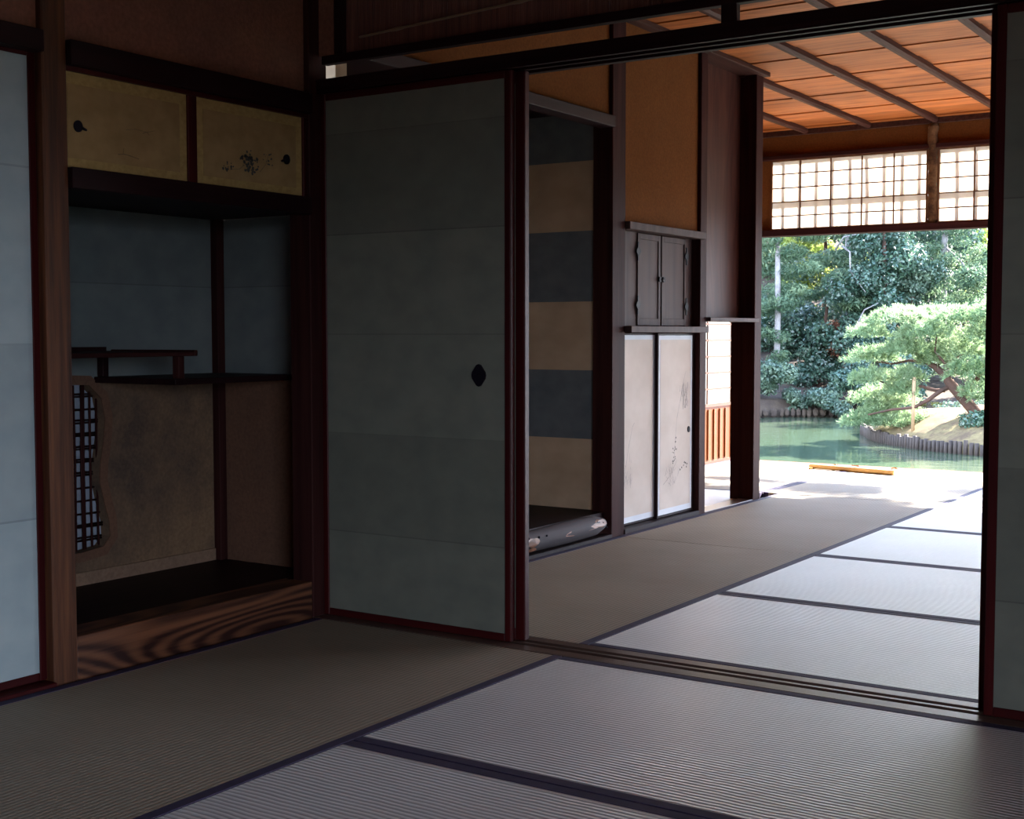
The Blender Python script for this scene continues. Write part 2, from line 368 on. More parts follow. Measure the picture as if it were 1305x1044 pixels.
# ---- alcove shell (recess X -3.59 .. -3.0, Y 2.31 .. 3.474)
AX, AY = -3.588, 3.474
win = [(2.38, .262), (2.37, .30), (2.37, .70), (2.40, .765), (2.50, .79), (2.62, .785), (2.75, .79), (2.88, .785), (2.93, .74), (2.945, .67), (2.938, .60), (2.922, .52), (2.918, .46), (2.935, .39), (2.955, .32), (2.958, .27), (2.93, .238), (2.84, .228), (2.6, .235), (2.46, .24)]
bw = BM(); plate(bw, [(2.27, .0), (3.50, .0), (3.50, .80), (2.27, .80)], 0, AX - .05, AX, hole=win)
awall = struct(obj('wall_alcove_back', bw, M_ALCP), 'mottled brown plaster back wall of the alcove with a wavy window', 'wall')
cx = sum(p[0] for p in win) / len(win); cz = sum(p[1] for p in win) / len(win)
def grow(poly, d):
    out = []
    n = len(poly)
    for i in range(n):
        a = Vector(poly[i - 1]); b_ = Vector(poly[(i + 1) % n]); t = (b_ - a).normalized(); nn = Vector((t.y, -t.x))
        p = Vector(poly[i]); c = p - Vector((cx, cz))
        if nn.dot(c) < 0 : nn = -nn
        out.append(tuple(p + nn * d))
    return out
sbox('wall_alcove_back', M_ALCB, AX - .05, AX, 2.27, 3.50, .80, 1.372, label='grey-green papered upper back wall of the alcove', cat='wall')
sbox('wall_alcove_right', M_ALCB, AX, -3.06, AY, AY + .03, .80, 1.372, label='grey-green papered upper right side of the alcove', cat='wall')
sbox('wall_alcove_right', M_ALCR, AX, -3.06, AY, AY + .03, .0, .80, label='brown plaster lower right side of the alcove', cat='wall')
sbox('wall_alcove_left', M_ALCP, AX - .05, -3.06, 2.22, 2.27, .0, 2.6, label='plaster left side of the alcove', cat='wall')
sbox('wall_alcove_return', WD[2], -3.09, -3.06, 3.395, AY, .0, 1.80)

# ---- far room left wall: recess with checks X -3.95 .. -3.05, Y 3.58 .. 5.40
RY, RX = 5.405, -3.95
sbox('wall_recess_left', M_CHKW, RX, -3.05, 3.52, 3.58, .12, 2.0, label='off-white papered near side of the checked recess', cat='wall')
def checks(name, face, a0, a1, width, par, label):
    root = None
    z = [.118, .455, .782, 1.107, 1.440, 1.767, 2.0]
    a = a1; j = 0; 
    bw_, bb = BM(), BM()
    while a > a0 + .001:
        b0 = max(a0, a - width)
        for i in range(6):
            bm_ = bw_ if (i + j + par) % 2 == 0 else bb
            if face == 'y': box(bm_, b0, a, RY, RY + .02, z[i], z[i + 1])
            else: box(bm_, RX - .02, RX, b0, a, z[i], z[i + 1])
        a = b0; j += 1
    r = obj(name, bw_, M_CHKW); struct(r, label, 'wall')
    obj('blue_check', bb, M_CHKB, r)
    return r
checks('wall_recess_right', 'y', RX, -3.05, .455, 0, 'side of the recess papered in large blue and off-white squares')
checks('wall_recess_back', 'x', 3.58, RY, .455, 1, 'back of the recess papered in large blue and off-white squares')
sbox('ceiling_recess', WD[1], RX, -3.03, 3.5, RY, 1.99, 2.01)
sbox('floor_recess', WD[1], RX, -3.02, 3.55, RY, .06, .118, label='dark board floor of the checked recess', cat='floor')
sbox('wall_left', M_ORANGE, -3.06, -3.0, 3.46, 5.372, 1.953, ZC, label='ochre plaster above the checked recess', cat='wall')
sbox('wall_left', M_ORANGE, -3.06, -3.0, 5.495, 6.320, 1.483, ZC, label='ochre plaster above the small wooden cupboard', cat='wall')
sbox('wall_cupboard_back', M_SOIL, -3.62, -3.56, RY + .02, 6.42, -.1, 2.6)
# ---- far side bay
sbox('wall_bay_back', M_ORANGE, -4.14, -3.06, 6.38, 6.44, -.1, 2.6, label='ochre plaster wall closing the side bay', cat='wall')
sbox('wall_bay_left', M_ORANGE, -4.14, -4.08, 6.44, 9.3, 1.70, 2.6, label='ochre plaster above the side bay shoji', cat='wall')
sbox('wall_bay_left', M_ORANGE, -4.14, -4.08, 6.44, 7.45, -.1, 1.70, label='ochre plaster low wall of the side bay', cat='wall')
sbox('floor_bay', WD[0], -4.14, -3.075, 6.44, 9.25, -.08, -.031, label='boards under the tatami of the side bay', cat='floor')
# ---- far wall above the garden opening
sbox('wall_far', M_ORANGE, -4.08, XR, 9.27, 9.32, 2.262, 2.402, label='ochre plaster band over the shoji transom', cat='wall')
sbox('wall_far', M_ORANGE, -4.08, -3.81, 9.27, 9.32, 1.72, 2.262, label='narrow ochre plaster strip left of the shoji transom', cat='wall')

# ================================================================== BEAMS, POSTS
tbox('garden_lintel', WB[0], 'long brown lintel beam under the shoji transom', 'beam', -4.14, XR, 9.22, 9.34, 1.672, 1.718)
tbox('transom_rail', WB[0], 'thin brown rail along the top of the shoji transom', 'beam', -4.08, XR, 9.235, 9.33, 2.232, 2.262)
tbox('ceiling_rim', M_BATT, 'grey-brown rim board where cedar ceiling meets far ochre wall', 'trim', -4.08, XR, 9.235, 9.285, 2.402, ZC)
tbox('wall_top_beam', M_BATT, 'pale edged beam along the top of the wood panelled wall', 'beam', -3.08, -2.945, 3.47, 7.15, 2.415, ZC)
tag(obj('garden_threshold', box(BM(), -4.14, XR, 9.25, 9.33, -.05, -.001, bev=.002), M_ORW), 'reddish wooden edge of the floor above the pond', 'threshold')
# bark strut
b = BM(); pts = []; rr = []
for i in range(22):
    z = 1.716 + (2.404 - 1.716) * i / 21; pts.append((-2.618 + .004 * math.sin(i * 1.3), 9.262 + .003 * math.cos(i * 2.1), z)); rr.append(.034 + .0035 * random.uniform(-1, 1))
tube(b, pts, rr, 12)
tag(obj('bark_strut', b, M_BARK), 'short strut with rough bark between the two shoji transoms', 'post')
# posts
tbox('alcove_post', M_GRAINP, 'square post with bold orange grain left of the alcove', 'post', -3.06, -2.98, 2.264, 2.343, -.03, 2.6, bev=.004)
tbox('corner_post', WB[2], 'dark corner post between the alcove and the grey sliding door', 'post', -3.07, -2.978, 3.303, 3.392, -.03, 2.6, bev=.003)
tbox('recess_post', WB[2], 'thick dark post right of the blue and white checked recess', 'post', -3.085, -2.98, 5.372, 5.497, -.03, ZC, bev=.003)
tbox('cupboard_post', WB[2], 'dark post between the small cupboard and the low doorway', 'post', -3.05, -2.98, 6.318, 6.395, -.03, ZC, bev=.003)
tbox('doorway_post', WB[2], 'dark post at the right side of the low doorway', 'post', -3.125, -2.98, 7.042, 7.137, -.03, ZC, bev=.003)
tbox('garden_post', WB[2], 'corner post of the side bay at the garden edge', 'post', -4.15, -4.06, 9.24, 9.33, -.05, 2.45, bev=.003)
tbox('jamb_post', WD[2], 'dark post at the outer end of the right sliding doors', 'post', -.02, .07, 3.34, 3.46, -.03, 2.5, bev=.003)
for i, (x, y) in enumerate(((-.1, 9.28), (1.92, 9.28), (1.93, 7.5), (1.93, 3.6), (1.93, .2), (1.93, -1.85))):
    tbox('garden_post', WD[2], ('post at the far edge of the room beyond the right door', 'far right corner post by the pond', 'post midway along the right garden side', 'post where the right wall begins', 'post at the far side of the near garden opening', 'post at the near side of the near garden opening')[i], 'post', x - .05, x + .05, y - .05, y + .05, -.05, 1.74 if i else 1.67)
# near beams
tbox('wall_beam', WD[1], 'dark beam over the gold cupboard doors of the alcove', 'beam', -3.03, -2.962, 2.343, 3.303, 1.680, 1.747)
tbox('wall_beam', WD[1], 'dark beam over the pale blue door at the left edge', 'beam', -3.05, -2.968, .26, 2.264, 1.700, 1.757)
tbox('cupboard_rail', WR[1], 'thin red rail just under the dark beam over the gold doors', 'trim', -3.02, -2.985, 2.343, 3.303, 1.668, 1.680, bev=0)
# main kamoi between rooms with grooves
k_ = empty('sliding_door_lintel', (-1.46, 3.4, 1.75), 'long black lintel over the doors between the two rooms', 'beam')
b = BM(); box(b, -3.02, 1.0 - .93, 3.338, 3.462, 1.765, 1.797, bev=.002)
for y0, y1 in ((3.338, 3.352), (3.388, 3.402), (3.440, 3.462)): box(b, -2.975, .06, y0, y1, 1.752, 1.766)
obj('lintel_board', b, WD[0], k_)
u_ = empty('reed_transom', (-1.46, 3.37, 1.85), 'dark frame holding the reed blind above the lintel', 'transom')
obj('bottom_rail', box(BM(), -2.96, .06, 3.345, 3.375, 1.846, 1.874, bev=.002), WD[0], u_)
obj('top_rail', box(BM(), -2.90, .06, 3.345, 3.375, 2.33, 2.36, bev=.002), WD[0], u_)
obj('stile', box(BM(), -2.905, -2.865, 3.345, 3.375, 1.874, 2.33, bev=.002), WD[2], u_)
obj('short_strut', box(BM(), -1.524, -1.478, 3.347, 3.373, 1.797, 2.33, bev=.002), WD[2], u_)
# reed blind
bl = empty('reed_blind', (-2.2, 3.365, 1.875), 'dark red-brown reed blind hung above the grey sliding door', 'blind')
b = BM(); x = -2.862
while x < -1.53:
    r_ = random.uniform(.0036, .0042)
    tube(b, [(x, 3.366 + random.uniform(-.001, .001), 1.876), (x + random.uniform(-.001, .001), 3.366, 2.33)], r_, 5); x += .0072
o = obj('reeds', b, M_BLIND, bl); o['kind'] = 'stuff'
b = BM(); pts = []; rr = []
P0, P1 = Vector((-2.80, 3.352, 1.918)), Vector((-1.56, 3.352, 1.975)); 
for i in range(41):
    t = i / 40; p = P0.lerp(P1, t); d = abs((t * 5.3 + .35) % 1 - .5)
    pts.append(p); rr.append(.0042 if d < .47 else .0068)
tube(b, pts, rr, 8); obj('bamboo_rod', b, M_BAMB, bl)
# far-left wall rails
tbox('recess_lintel', WD[1], 'dark lintel over the blue and white checked recess', 'beam', -3.05, -2.965, 3.462, 5.372, 1.905, 1.955)
tbox('cupboard_top_rail', M_GREYW, 'grey-brown rail along the top of the small wooden cupboard', 'rail', -3.04, -2.955, 5.497, 6.335, 1.447, 1.483)
tbox('cupboard_shelf_rail', M_GREYW, 'light brown rail between wooden cupboard and painted doors', 'rail', -3.04, -2.945, 5.497, 6.355, .960, .992)
tbox('doorway_rail', M_GREYW, 'pale rail under the wide wood panel over the low doorway', 'rail', -3.10, -2.955, 6.395, 7.05, 1.020, 1.042)
tag(obj('wood_panel', box(BM(), -3.095, -3.08, 6.395, 7.042, 1.040, ZC), M_PANEL), 'tall reddish-brown cedar board panel above the low doorway', 'panel')
tbox('doorway_sill', M_SILL, 'worn grey-brown sill across the bottom of the low doorway', 'sill', -3.075, -2.98, 6.395, 7.042, -.03, .004)
tbox('painted_door_sill', WD[1], 'dark grooved sill under the two painted cupboard doors', 'sill', -3.04, -2.975, 5.497, 6.318, -.03, .022)
tbox('recess_sill', WD[1], 'thin dark strip under the log sill of the recess', 'sill', -3.03, -2.975, 3.475, 5.372, -.03, .016)

# log kamachi
lg = empty('log_sill', (-2.99, 4.43, .016), 'peeled grey log sill along the front of the checked recess', 'sill')
b = BM(); pts = []; rr = []
for i in range(40):
    t = i / 39; y = 3.49 + t * 1.845; pts.append((-3.012 + .003 * math.sin(t * 9), y, .068 + .002 * math.sin(t * 7 + 1)))
    rr.append(.048 + .002 * math.sin(t * 17) + (0 if i < 38 else -.010 * (i - 37)))
tube(b, pts, rr, 14); obj('log', b, M_LOG, lg)
b = BM()
for (y, z, w, h) in ((5.02, .070, .10, .012), (5.15, .080, .10, .014), (5.24, .085, .06, .018), (4.66, .072, .055, .020), (4.66, .040, .04, .010)):
    n = 14; ring = []
    for j in range(n):
        a = 2 * math.pi * j / n; yy = y + w * math.cos(a) * random.uniform(.8, 1.1); zz = z + h * math.sin(a) * random.uniform(.8, 1.1)
        d = max(-.95, min(.95, (zz - .068) / .05)); ring.append(b.verts.new((-3.012 + .0512 * math.cos(math.asin(d)), yy,   .068 + .0502 * d)))
    b.faces.new(ring)
bmesh.ops.solidify(b, geom=b.faces[:], thickness=.0015)
obj('bare_scar', b, M_LOGR, lg)
b = BM()
for (y, z) in ((5.17, .088), (5.22, .092), (5.27, .084), (4.72, .088), (4.78, .086), (4.64, .092), (5.30, .06)):
    d = max(-.95, min(.95, (z - .068) / .05)); bmesh.ops.create_uvsphere(b, u_segments=8, v_segments=6, radius=.005, matrix=Matrix.Translation((-3.012 + .046 * math.cos(math.asin(d)), y, z)))
obj('knot', b, M_BLACK, lg)

# sliding-door sill between rooms
sl = empty('sliding_door_sill', (-1.46, 3.38, -.03), 'grooved wooden sill between the two rooms of tatami', 'sill')
b = BM(); box(b, -2.98, 1.0, 3.300, 3.462, -.03, -.012)
for y0, y1 in ((3.300, 3.352), (3.378, 3.392), (3.418, 3.462)): box(b, -2.98, 1.0, y0, y1, -.012, .001)
obj('sill_board', b, M_SILL, sl)

# ================================================================== TATAMI
def mat_(x0, x1, y0, y1, label, group=None, heri=True):
    g = .002
    e = empty('tatami_mat', ((x0 + x1) / 2, (y0 + y1) / 2, -.031), label, 'tatami mat', group)
    ax = 0 if (x1 - x0) > (y1 - y0) else 1
    h = .032
    b = BM()
    if ax == 0: box(b, x0 + g, x1 - g, y0 + g + h, y1 - g - h, -.031, 0)
    else: box(b, x0 + g + h, x1 - g - h, y0 + g, y1 - g, -.031, 0)
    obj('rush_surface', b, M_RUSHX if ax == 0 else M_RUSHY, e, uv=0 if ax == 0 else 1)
    for s in (0, 1):
        b = BM()
        if ax == 0:
            yy = (y0 + g, y0 + g + h) if s == 0 else (y1 - g - h, y1 - g)
            box(b, x0 + g, x1 - g, yy[0], yy[1], -.031, .0012, bev=.001)
        else:
            xx = (x0 + g, x0 + g + h) if s == 0 else (x1 - g - h, x1 - g)
            box(b, xx[0], xx[1], y0 + g, y1 - g, -.031, .0012, bev=.001)
        obj('border', b, M_HERI, e)
X1 = -1.990
mat_(-2.965, X1, 1.385, 3.298, 'brownish tatami mat along the alcove in the nearer room')
mat_(-2.965, X1, -.53, 1.383, 'tatami mat left of the viewer, nearer than the alcove mat')
mat_(X1, -.08, 2.338, 3.298, 'grey tatami mat just in front of the grooved sill')
mat_(X1, -.08, 1.385, 2.336, 'grey tatami mat at the bottom edge of the photo')
mat_(-.08, XR, 2.338, 3.298, 'tatami mat in front of the right sliding door')
mat_(-.08, XR, 1.385, 2.336, 'tatami mat at the right beside the viewer')
for i, (a, c) in enumerate(((.43, 1.383), (-.53, .428), (-1.48, -.532))):
    mat_(X1, -.08, a, c, ('tatami mat under the viewer', 'tatami mat one row behind the viewer', 'tatami mat at the back wall, centre')[i])
    mat_(-.08, XR, a, c, ('tatami mat right of the viewer', 'tatami mat one row behind the viewer, by the garden side', 'tatami mat at the back wall, garden side')[i])
rows = [3.464, 4.440, 5.430, 6.425, 7.425, 8.345, 9.248]
names = ['bluish tatami mat just beyond the grooved sill', 'second bluish tatami mat beyond the sill', 'third bluish tatami mat beyond the sill', 'fourth bluish tatami mat, just before the sunlight', 'fifth tatami row, crossed by the edge of the sunlight', 'sixth tatami row, in full sun at the garden edge']
for i in range(6):
    mat_(X1 - .012, -.09, rows[i] + .001, rows[i + 1], names[i])
    mat_(-.09, XR, rows[i] + .001, rows[i + 1], names[i].replace('tatami', 'right-hand tatami').replace('row', 'row mat'))
mat_(-2.975, X1 - .012, 3.464, 5.428, 'olive brown tatami mat beside the log sill')
mat_(-2.975, X1 - .012, 5.430, 7.42, 'olive brown tatami mat in front of the painted cupboard doors')
mat_(-3.078, X1 - .012, 7.425, 9.248, 'sunlit tatami mat at the left by the garden edge')

mat_(-4.075, -3.08, 6.45, 7.42, 'tatami mat just inside the low doorway')
mat_(-4.075, -3.08, 7.425, 9.248, 'sunlit tatami mat of the side bay in front of the orange shoji door')
# ================================================================== SLIDING DOORS
def pull(b, axis, c, w, h, d=.006, kind='diamond'):
    """small recessed pull, outline in the door plane; axis 0 -> door plane is X"""
    n = 20; out = []
    for j in range(n):
        a = 2 * math.pi * j / n
        k2 = 1.0 if kind == 'round' else (.80 + .20 * abs(math.cos(2 * a)) ** 1.0)
        out.append((c[1] + w * math.cos(a) * k2, c[2] + h * math.sin(a) * k2) if axis == 0 else (c[0] + w * math.cos(a) * k2, c[2] + h * math.sin(a) * k2))
    if axis == 0: plate(b, out, 0, c[0], c[0] + d)
    else: plate(b, out, 1, c[1] - d, c[1])
    return b
def fusuma_y(x0, x1, y, z0, z1, paperm, label, handle=None, fr=.024, th=.026, frm=None):
    """door in the plane Y, face towards -Y"""
    e = empty('sliding_door', ((x0 + x1) / 2, y + th / 2, z0), label, 'sliding door')
    frm = frm or (WR[2], WR[0])
    obj('paper_panel', box(BM(), x0 + fr * .9, x1 - fr * .9, y + .004, y + th - .004, z0 + fr * .8, z1 - fr * .8), paperm, e)
    b = BM(); box(b, x0, x0 + fr, y, y + th, z0, z1, bev=.003); obj('stile', b, frm[0], e)
    b = BM(); box(b, x1 - fr, x1, y, y + th, z0, z1, bev=.003); obj('stile', b, frm[0], e)
    b = BM(); box(b, x0 + fr, x1 - fr, y + .001, y + th - .001, z0, z0 + fr, bev=.002); obj('bottom_rail', b, frm[1], e)
    b = BM(); box(b, x0 + fr, x1 - fr, y + .001, y + th - .001, z1 - fr, z1, bev=.002); obj('top_rail', b, frm[1], e)
    if handle:
        o = obj('door_pull', pull(BM(), 1, (handle[0], y + .004, handle[1]), .026, .035), M_BLACK, e)
    return e
fusuma_y(-2.977, -2.214, 3.354, .002, 1.752, M_BLUEF, 'large grey-green sliding door standing left of the opening', (-2.333, .826))
fusuma_y(-2.952, -2.188, 3.394, .002, 1.752, M_BLUEF, 'sliding door stacked behind the large grey-green one', fr=.036)
fusuma_y(-.800, -.04, 3.354, .002, 1.752, M_BLUEF, 'grey sliding door at the right edge of the photo', (-.10, .826), fr=.024)
fusuma_y(-.822, -.06, 3.394, .002, 1.752, M_BLUEF, 'sliding door stacked behind the right-hand grey one')
def fusuma_x(y0, y1, x, z0, z1, paperm, label, handle=None, fr=.022, th=.026, frm=None, border=None, pk='diamond', hs=(.026, .035), name='sliding_door'):
    """door in the plane X, face towards +X at x"""
    e = empty(name, (x - th / 2, (y0 + y1) / 2, z0), label, 'sliding door')
    frm = frm or (WR[2], WR[1])
    if border:
        bw_, bmat = border
        obj('paper_border', box(BM(), x - th + .004, x - .004, y0 + fr * .9, y1 - fr * .9, z0 + fr * .8, z1 - fr * .8), bmat, e)
        obj('paper_panel', box(BM(), x - .0045, x - .003, y0 + fr + bw_, y1 - fr - bw_, z0 + fr + bw_ * 1.3, z1 - fr - bw_), paperm, e)
    else:
        obj('paper_panel', box(BM(), x - th + .004, x - .004, y0 + fr * .9, y1 - fr * .9, z0 + fr * .8, z1 - fr * .8), paperm, e)
    for a, c in ((y0, y0 + fr), (y1 - fr, y1)):
        obj('stile', box(BM(), x - th, x, a, c, z0, z1, bev=.002), frm[0], e)
    obj('bottom_rail', box(BM(), x - th + .001, x - .001, y0 + fr, y1 - fr, z0, z0 + fr, bev=.002), frm[1], e)
    obj('top_rail', box(BM(), x - th + .001, x - .001, y0 + fr, y1 - fr, z1 - fr, z1, bev=.002), frm[1], e)
    if handle: obj('door_pull', pull(BM(), 0, (x - .004, handle[0], handle[1]), hs[0], hs[1], kind=pk), M_BLACK, e)
    return e
fusuma_x(1.30, 2.262, -3.008, .014, 1.712, M_BLUEL, 'pale blue sliding door cut by the left edge of the photo', (2.075, .835))
fusuma_x(.28, 1.33, -3.040, .014, 1.712, M_BLUEL, 'pale blue sliding door farther left, outside the photo', (.45, .835))
tbox('pale_door_sill', WR[1], 'dark red sill under the pale blue door', 'sill', -3.06, -2.968, .26, 2.264, -.03, .010)

# ================================================================== ALCOVE CONTENTS
# front sill (kamachi)
kb = BM(); box(kb, -3.105, -2.982, 2.343, 3.303, -.03, .120, bev=.003)
tag(obj('alcove_sill', kb, M_GRAINK), 'thick alcove sill with swirling orange grain', 'sill')
struct(obj('floor_alcove', box(BM(), AX, -3.106, 2.27, AY, .07, .1185), WD[1]), 'black board floor of the alcove', 'floor')
struct(obj('baseboard_alcove', box(BM(), AX, AX + .008, 2.28, AY - .01, .1185, .162), plaster('base_strip', (.24, .15, .10), (.17, .11, .08))), 'light brown strip along the base of the alcove wall', 'baseboard')
tbox('alcove_corner_post', WB[2], 'slim brown post in the back corner of the alcove', 'post', AX, AX + .035, AY - .035, AY, .1185, 1.372)
# cupboard over alcove
cb = empty('hanging_cupboard', (-3.29, 2.83, 1.35), 'cupboard with two gold painted doors above the alcove', 'cupboard')
b = BM(); box(b, AX, -3.075, 2.27, AY - .001, 1.372, 1.40); box(b, -3.075, -3.02, 2.345, 3.302, 1.372, 1.40); obj('bottom_board', b, WD[1], cb)
obj('bottom_rail', box(BM(), -3.02, -2.965, 2.344, 3.302, 1.350, 1.407, bev=.002), WD[1], cb)
obj('mullion', box(BM(), -3.018, -2.990, 2.784, 2.820, 1.407, 1.668, bev=.002), WR[2], cb)
obj('side_post', box(BM(), -3.018, -2.990, 3.287, 3.303, 1.407, 1.668, bev=.002), WR[2], cb)
obj('back_board', box(BM(), -3.10, -3.09, 2.343, 3.303, 1.40, 1.70), WD[1], cb)
def ink_blot(b, x, y, z, r, n=9):
    ring = [b.verts.new((x, y + r * math.cos(2 * math.pi * j / n) * random.uniform(.5, 1.3), z + r * math.sin(2 * math.pi * j / n) * random.uniform(.5, 1.2))) for j in range(n)]
    f = b.faces.new(ring)
def ink_line(b, x, pts, w):
    for (a, c) in zip(pts, pts[1:]):
        a = Vector(a); c = Vector(c); d = (c - a); n = Vector((-d.y, d.x)); n = n.normalized() * w / 2 if n.length else n
        vs = [b.verts.new((x, *(p))) for p in (a - n, c - n * .6, c + n * .6, a + n)]
        b.faces.new(vs)
def finish_ink(b):
    bmesh.ops.recalc_face_normals(b, faces=b.faces[:]); return b
dx = -2.998
for i, (y0, y1, lab) in enumerate(((2.343, 2.784, 'left gold cupboard door with a faint ink drawing'), (2.820, 3.287, 'right gold cupboard door with dark painted flowers'))):
    d = obj('gold_door', box(BM(), dx - .014, dx, y0, y1, 1.407, 1.668), M_GOLDB, cb); d['label'] = lab
    obj('paper_field', box(BM(), dx, dx + .0012, y0 + (.03 if i else .012), y1 - .028, 1.407 + .028, 1.668 - .032), M_GOLD, d)
    hy = 2.388 if i == 0 else 3.212
    hb = BM(); pull(hb, 0, (dx + .001, hy, 1.523), .014, .016, .005, kind='round')
    s = 1 if i == 0 else -1
    tube(hb, [(dx + .005, hy + s * .010, 1.520), (dx + .006, hy + s * .026, 1.515)], [.005, .003], 6)
    obj('door_pull', hb, M_BLACK, d)
    ib = BM(); xx = dx + .0016
    if i:
        cy, czz = 3.045, 1.497
        random.seed(3)
        for _ in range(60):
            a = random.uniform(0, 6.28); rr_ = random.uniform(0, 1) ** .7
            ink_blot(ib, xx, cy + .042 * rr_ * math.cos(a), czz + .036 * rr_ * math.sin(a), random.uniform(.002, .0075))
        for _ in range(16): ink_blot(ib, xx, 2.95 + random.uniform(-.028, .03), 1.472 + random.uniform(-.012, .014), random.uniform(.002, .006))
        for _ in range(14): ink_blot(ib, xx, 3.125 + random.uniform(-.018, .022), 1.512 + random.uniform(-.02, .022), random.uniform(.0015, .004))
        ink_line(ib, xx, [(3.09, 1.47), (3.12, 1.50), (3.13, 1.53)], .0015); ink_line(ib, xx, [(2.96, 1.465), (3.0, 1.47), (3.03, 1.49)], .0012)
    else:
        ink_line(ib, xx, [(2.525, 1.462), (2.545, 1.465), (2.56, 1.464), (2.60, 1.457)], .0022)
        ink_line(ib, xx, [(2.543, 1.464), (2.546, 1.482)], .0018)
        ink_line(ib, xx, [(2.555, 1.535), (2.59, 1.541), (2.63, 1.537), (2.66, 1.545)], .0012)
        ink_line(ib, xx, [(2.615, 1.532), (2.63, 1.538), (2.64, 1.530)], .002)
    obj('ink_painting', finish_ink(ib), M_INK if i else M_INK3, d)
random.seed(21)
# staggered shelves
sh = empty('staggered_shelves', (-3.4, 2.95, .79), 'dark staggered shelves across the back of the alcove', 'shelf')
obj('lower_shelf', box(BM(), AX, -3.195, 2.905, AY, .792, .812, bev=.002), WD[1], sh)
obj('upper_shelf', box(BM(), AX, -3.185, 2.27, 2.985, .884, .898, bev=.002), WB[1], sh)
obj('end_moulding', box(BM(), AX, -3.180, 2.975, 2.990, .884, .903, bev=.003), WB[0], sh)
obj('back_rail', box(BM(), AX, AX + .012, 2.27, 2.95, .898, .912), WD[1], sh)
obj('shelf_post', box(BM(), -3.225, -3.195, 2.920, 2.945, .812, .884, bev=.002), WB[2], sh)
obj('shelf_post', box(BM(), AX + .005, AX + .035, 2.915, 2.94, .812, .884, bev=.002), WD[2], sh)
# window lattice in the alcove wall
lw = empty('lattice_window', (AX - .02, 2.66, .22), 'wavy alcove window latticed with reeds tied in vine', 'window')
obj('paper_pane', box(BM(), AX - .046, AX - .042, 2.33, 2.99, .20, .80), M_PAPERD, lw)
def inside(y, z):
    c = False; n = len(win)
    for i in range(n):
        (x1, y1), (x2, y2) = win[i - 1], win[i]
        if (y1 > z) != (y2 > z) and y < (x2 - x1) * (z - y1) / (y2 - y1) + x1: c = not c
    return c
b = BM()
ys = [2.40, 2.425, 2.46, 2.50, 2.54, 2.565, 2.60, 2.64, 2.68, 2.705, 2.74, 2.78, 2.815, 2.838, 2.868, 2.876, 2.903, 2.93]
for y in ys:
    zs = [z / 400 for z in range(80, 330) if inside(y, z / 400)]
    if zs:
        tube(b, [(AX - .022, y, min(zs)), (AX - .022 + .002 * math.sin(y * 90), y + random.uniform(-.004, .004), (min(zs) + max(zs)) / 2), (AX - .022, y + random.uniform(-.003, .003), max(zs))], .0042, 6)
o = obj('upright_reed', b, WB[2], lw)
b = BM(); z = .262
while z < .78:
    yy = [y / 400 for y in range(930, 1190) if inside(y / 400, z)]
    if yy:
        for dz in (0, .008) if random.random() < .5 else (0,):
            tube(b, [(AX - .032, min(yy), z + dz), (AX - .032, sum(yy) / len(yy), z + dz + random.uniform(-.004, .004)), (AX - .032, max(yy), z + dz)], .0038, 6)
    z += .044
obj('crossing_reed', b, WD[1], lw)
b = BM(); z = .27
while z < .76:
    for y in (2.50, 2.60, 2.70, 2.815):
        if inside(y, z + .03): 
            tube(b, [(AX - .014, y - .012, z), (AX - .012, y + .006, z + .022), (AX - .014, y - .012, z + .040)], .0022, 5)
            tube(b, [(AX - .013, y + .014, z), (AX - .012, y - .004, z + .026)], .0018, 5)
    z += .047
obj('vine_tie', b, M_BLACK, lw)
# raised plaster lip around window
bw = BM(); outer = grow(win, .032); plate(bw, outer, 0, AX, AX + .006, hole=win)
obj('plaster_lip', bw, M_ALCR, lw)

# ================================================================== SMALL CUPBOARD + PAINTED DOORS (far room)
cp = empty('hinged_cupboard', (-3.2, 5.87, .992), 'weathered wooden cupboard with two hinged doors', 'cupboard')
obj('cupboard_body', box(BM(), -3.50, -3.062, 5.50, 6.31, .995, 1.445), WD[2], cp)
for (a, c) in ((5.497, 5.700), (6.235, 6.318)): obj('side_board', box(BM(), -3.062, -3.028, a, c, .992, 1.447, bev=.001), M_GREYW, cp)
for i, (a, c) in enumerate(((5.700, 5.942), (5.957, 6.235))):
    d = obj('hinged_door', box(BM(), -3.06, -3.026, a, c, .996, 1.443, bev=.002), M_GREYW, cp)
    bb = BM()
    for (p, q, r, s) in ((a, a + .022, .996, 1.443), (c - .022, c, .996, 1.443), (a + .022, c - .022, 1.415, 1.443), (a + .022, c - .022, .996, 1.03)): box(bb, -3.026, -3.021, p, q, r, s, bev=.001)
    obj('door_frame', bb, M_GREYW, d)
    hy = a if i == 0 else c
    for z in (1.095, 1.355):
        hb = BM(); box(hb, -3.022, -3.017, hy - .006, hy + .006, z - .045, z + .045); 
        pull(hb, 0, (-3.021, hy, z), .022, .022, .005)
        obj('iron_hinge', hb, M_BLACK, d)
    lb = BM(); ly = 5.957 if i else 5.936
    pull(lb, 0, (-3.021, ly + (.012 if i else -.008), 1.226), .014, .013, .008, 'round')
    if i: tube(lb, [(-3.012, ly - .022, 1.226), (-3.010, ly + .010, 1.227)], .005, 6)
    obj('latch', lb, M_BLACK, d)
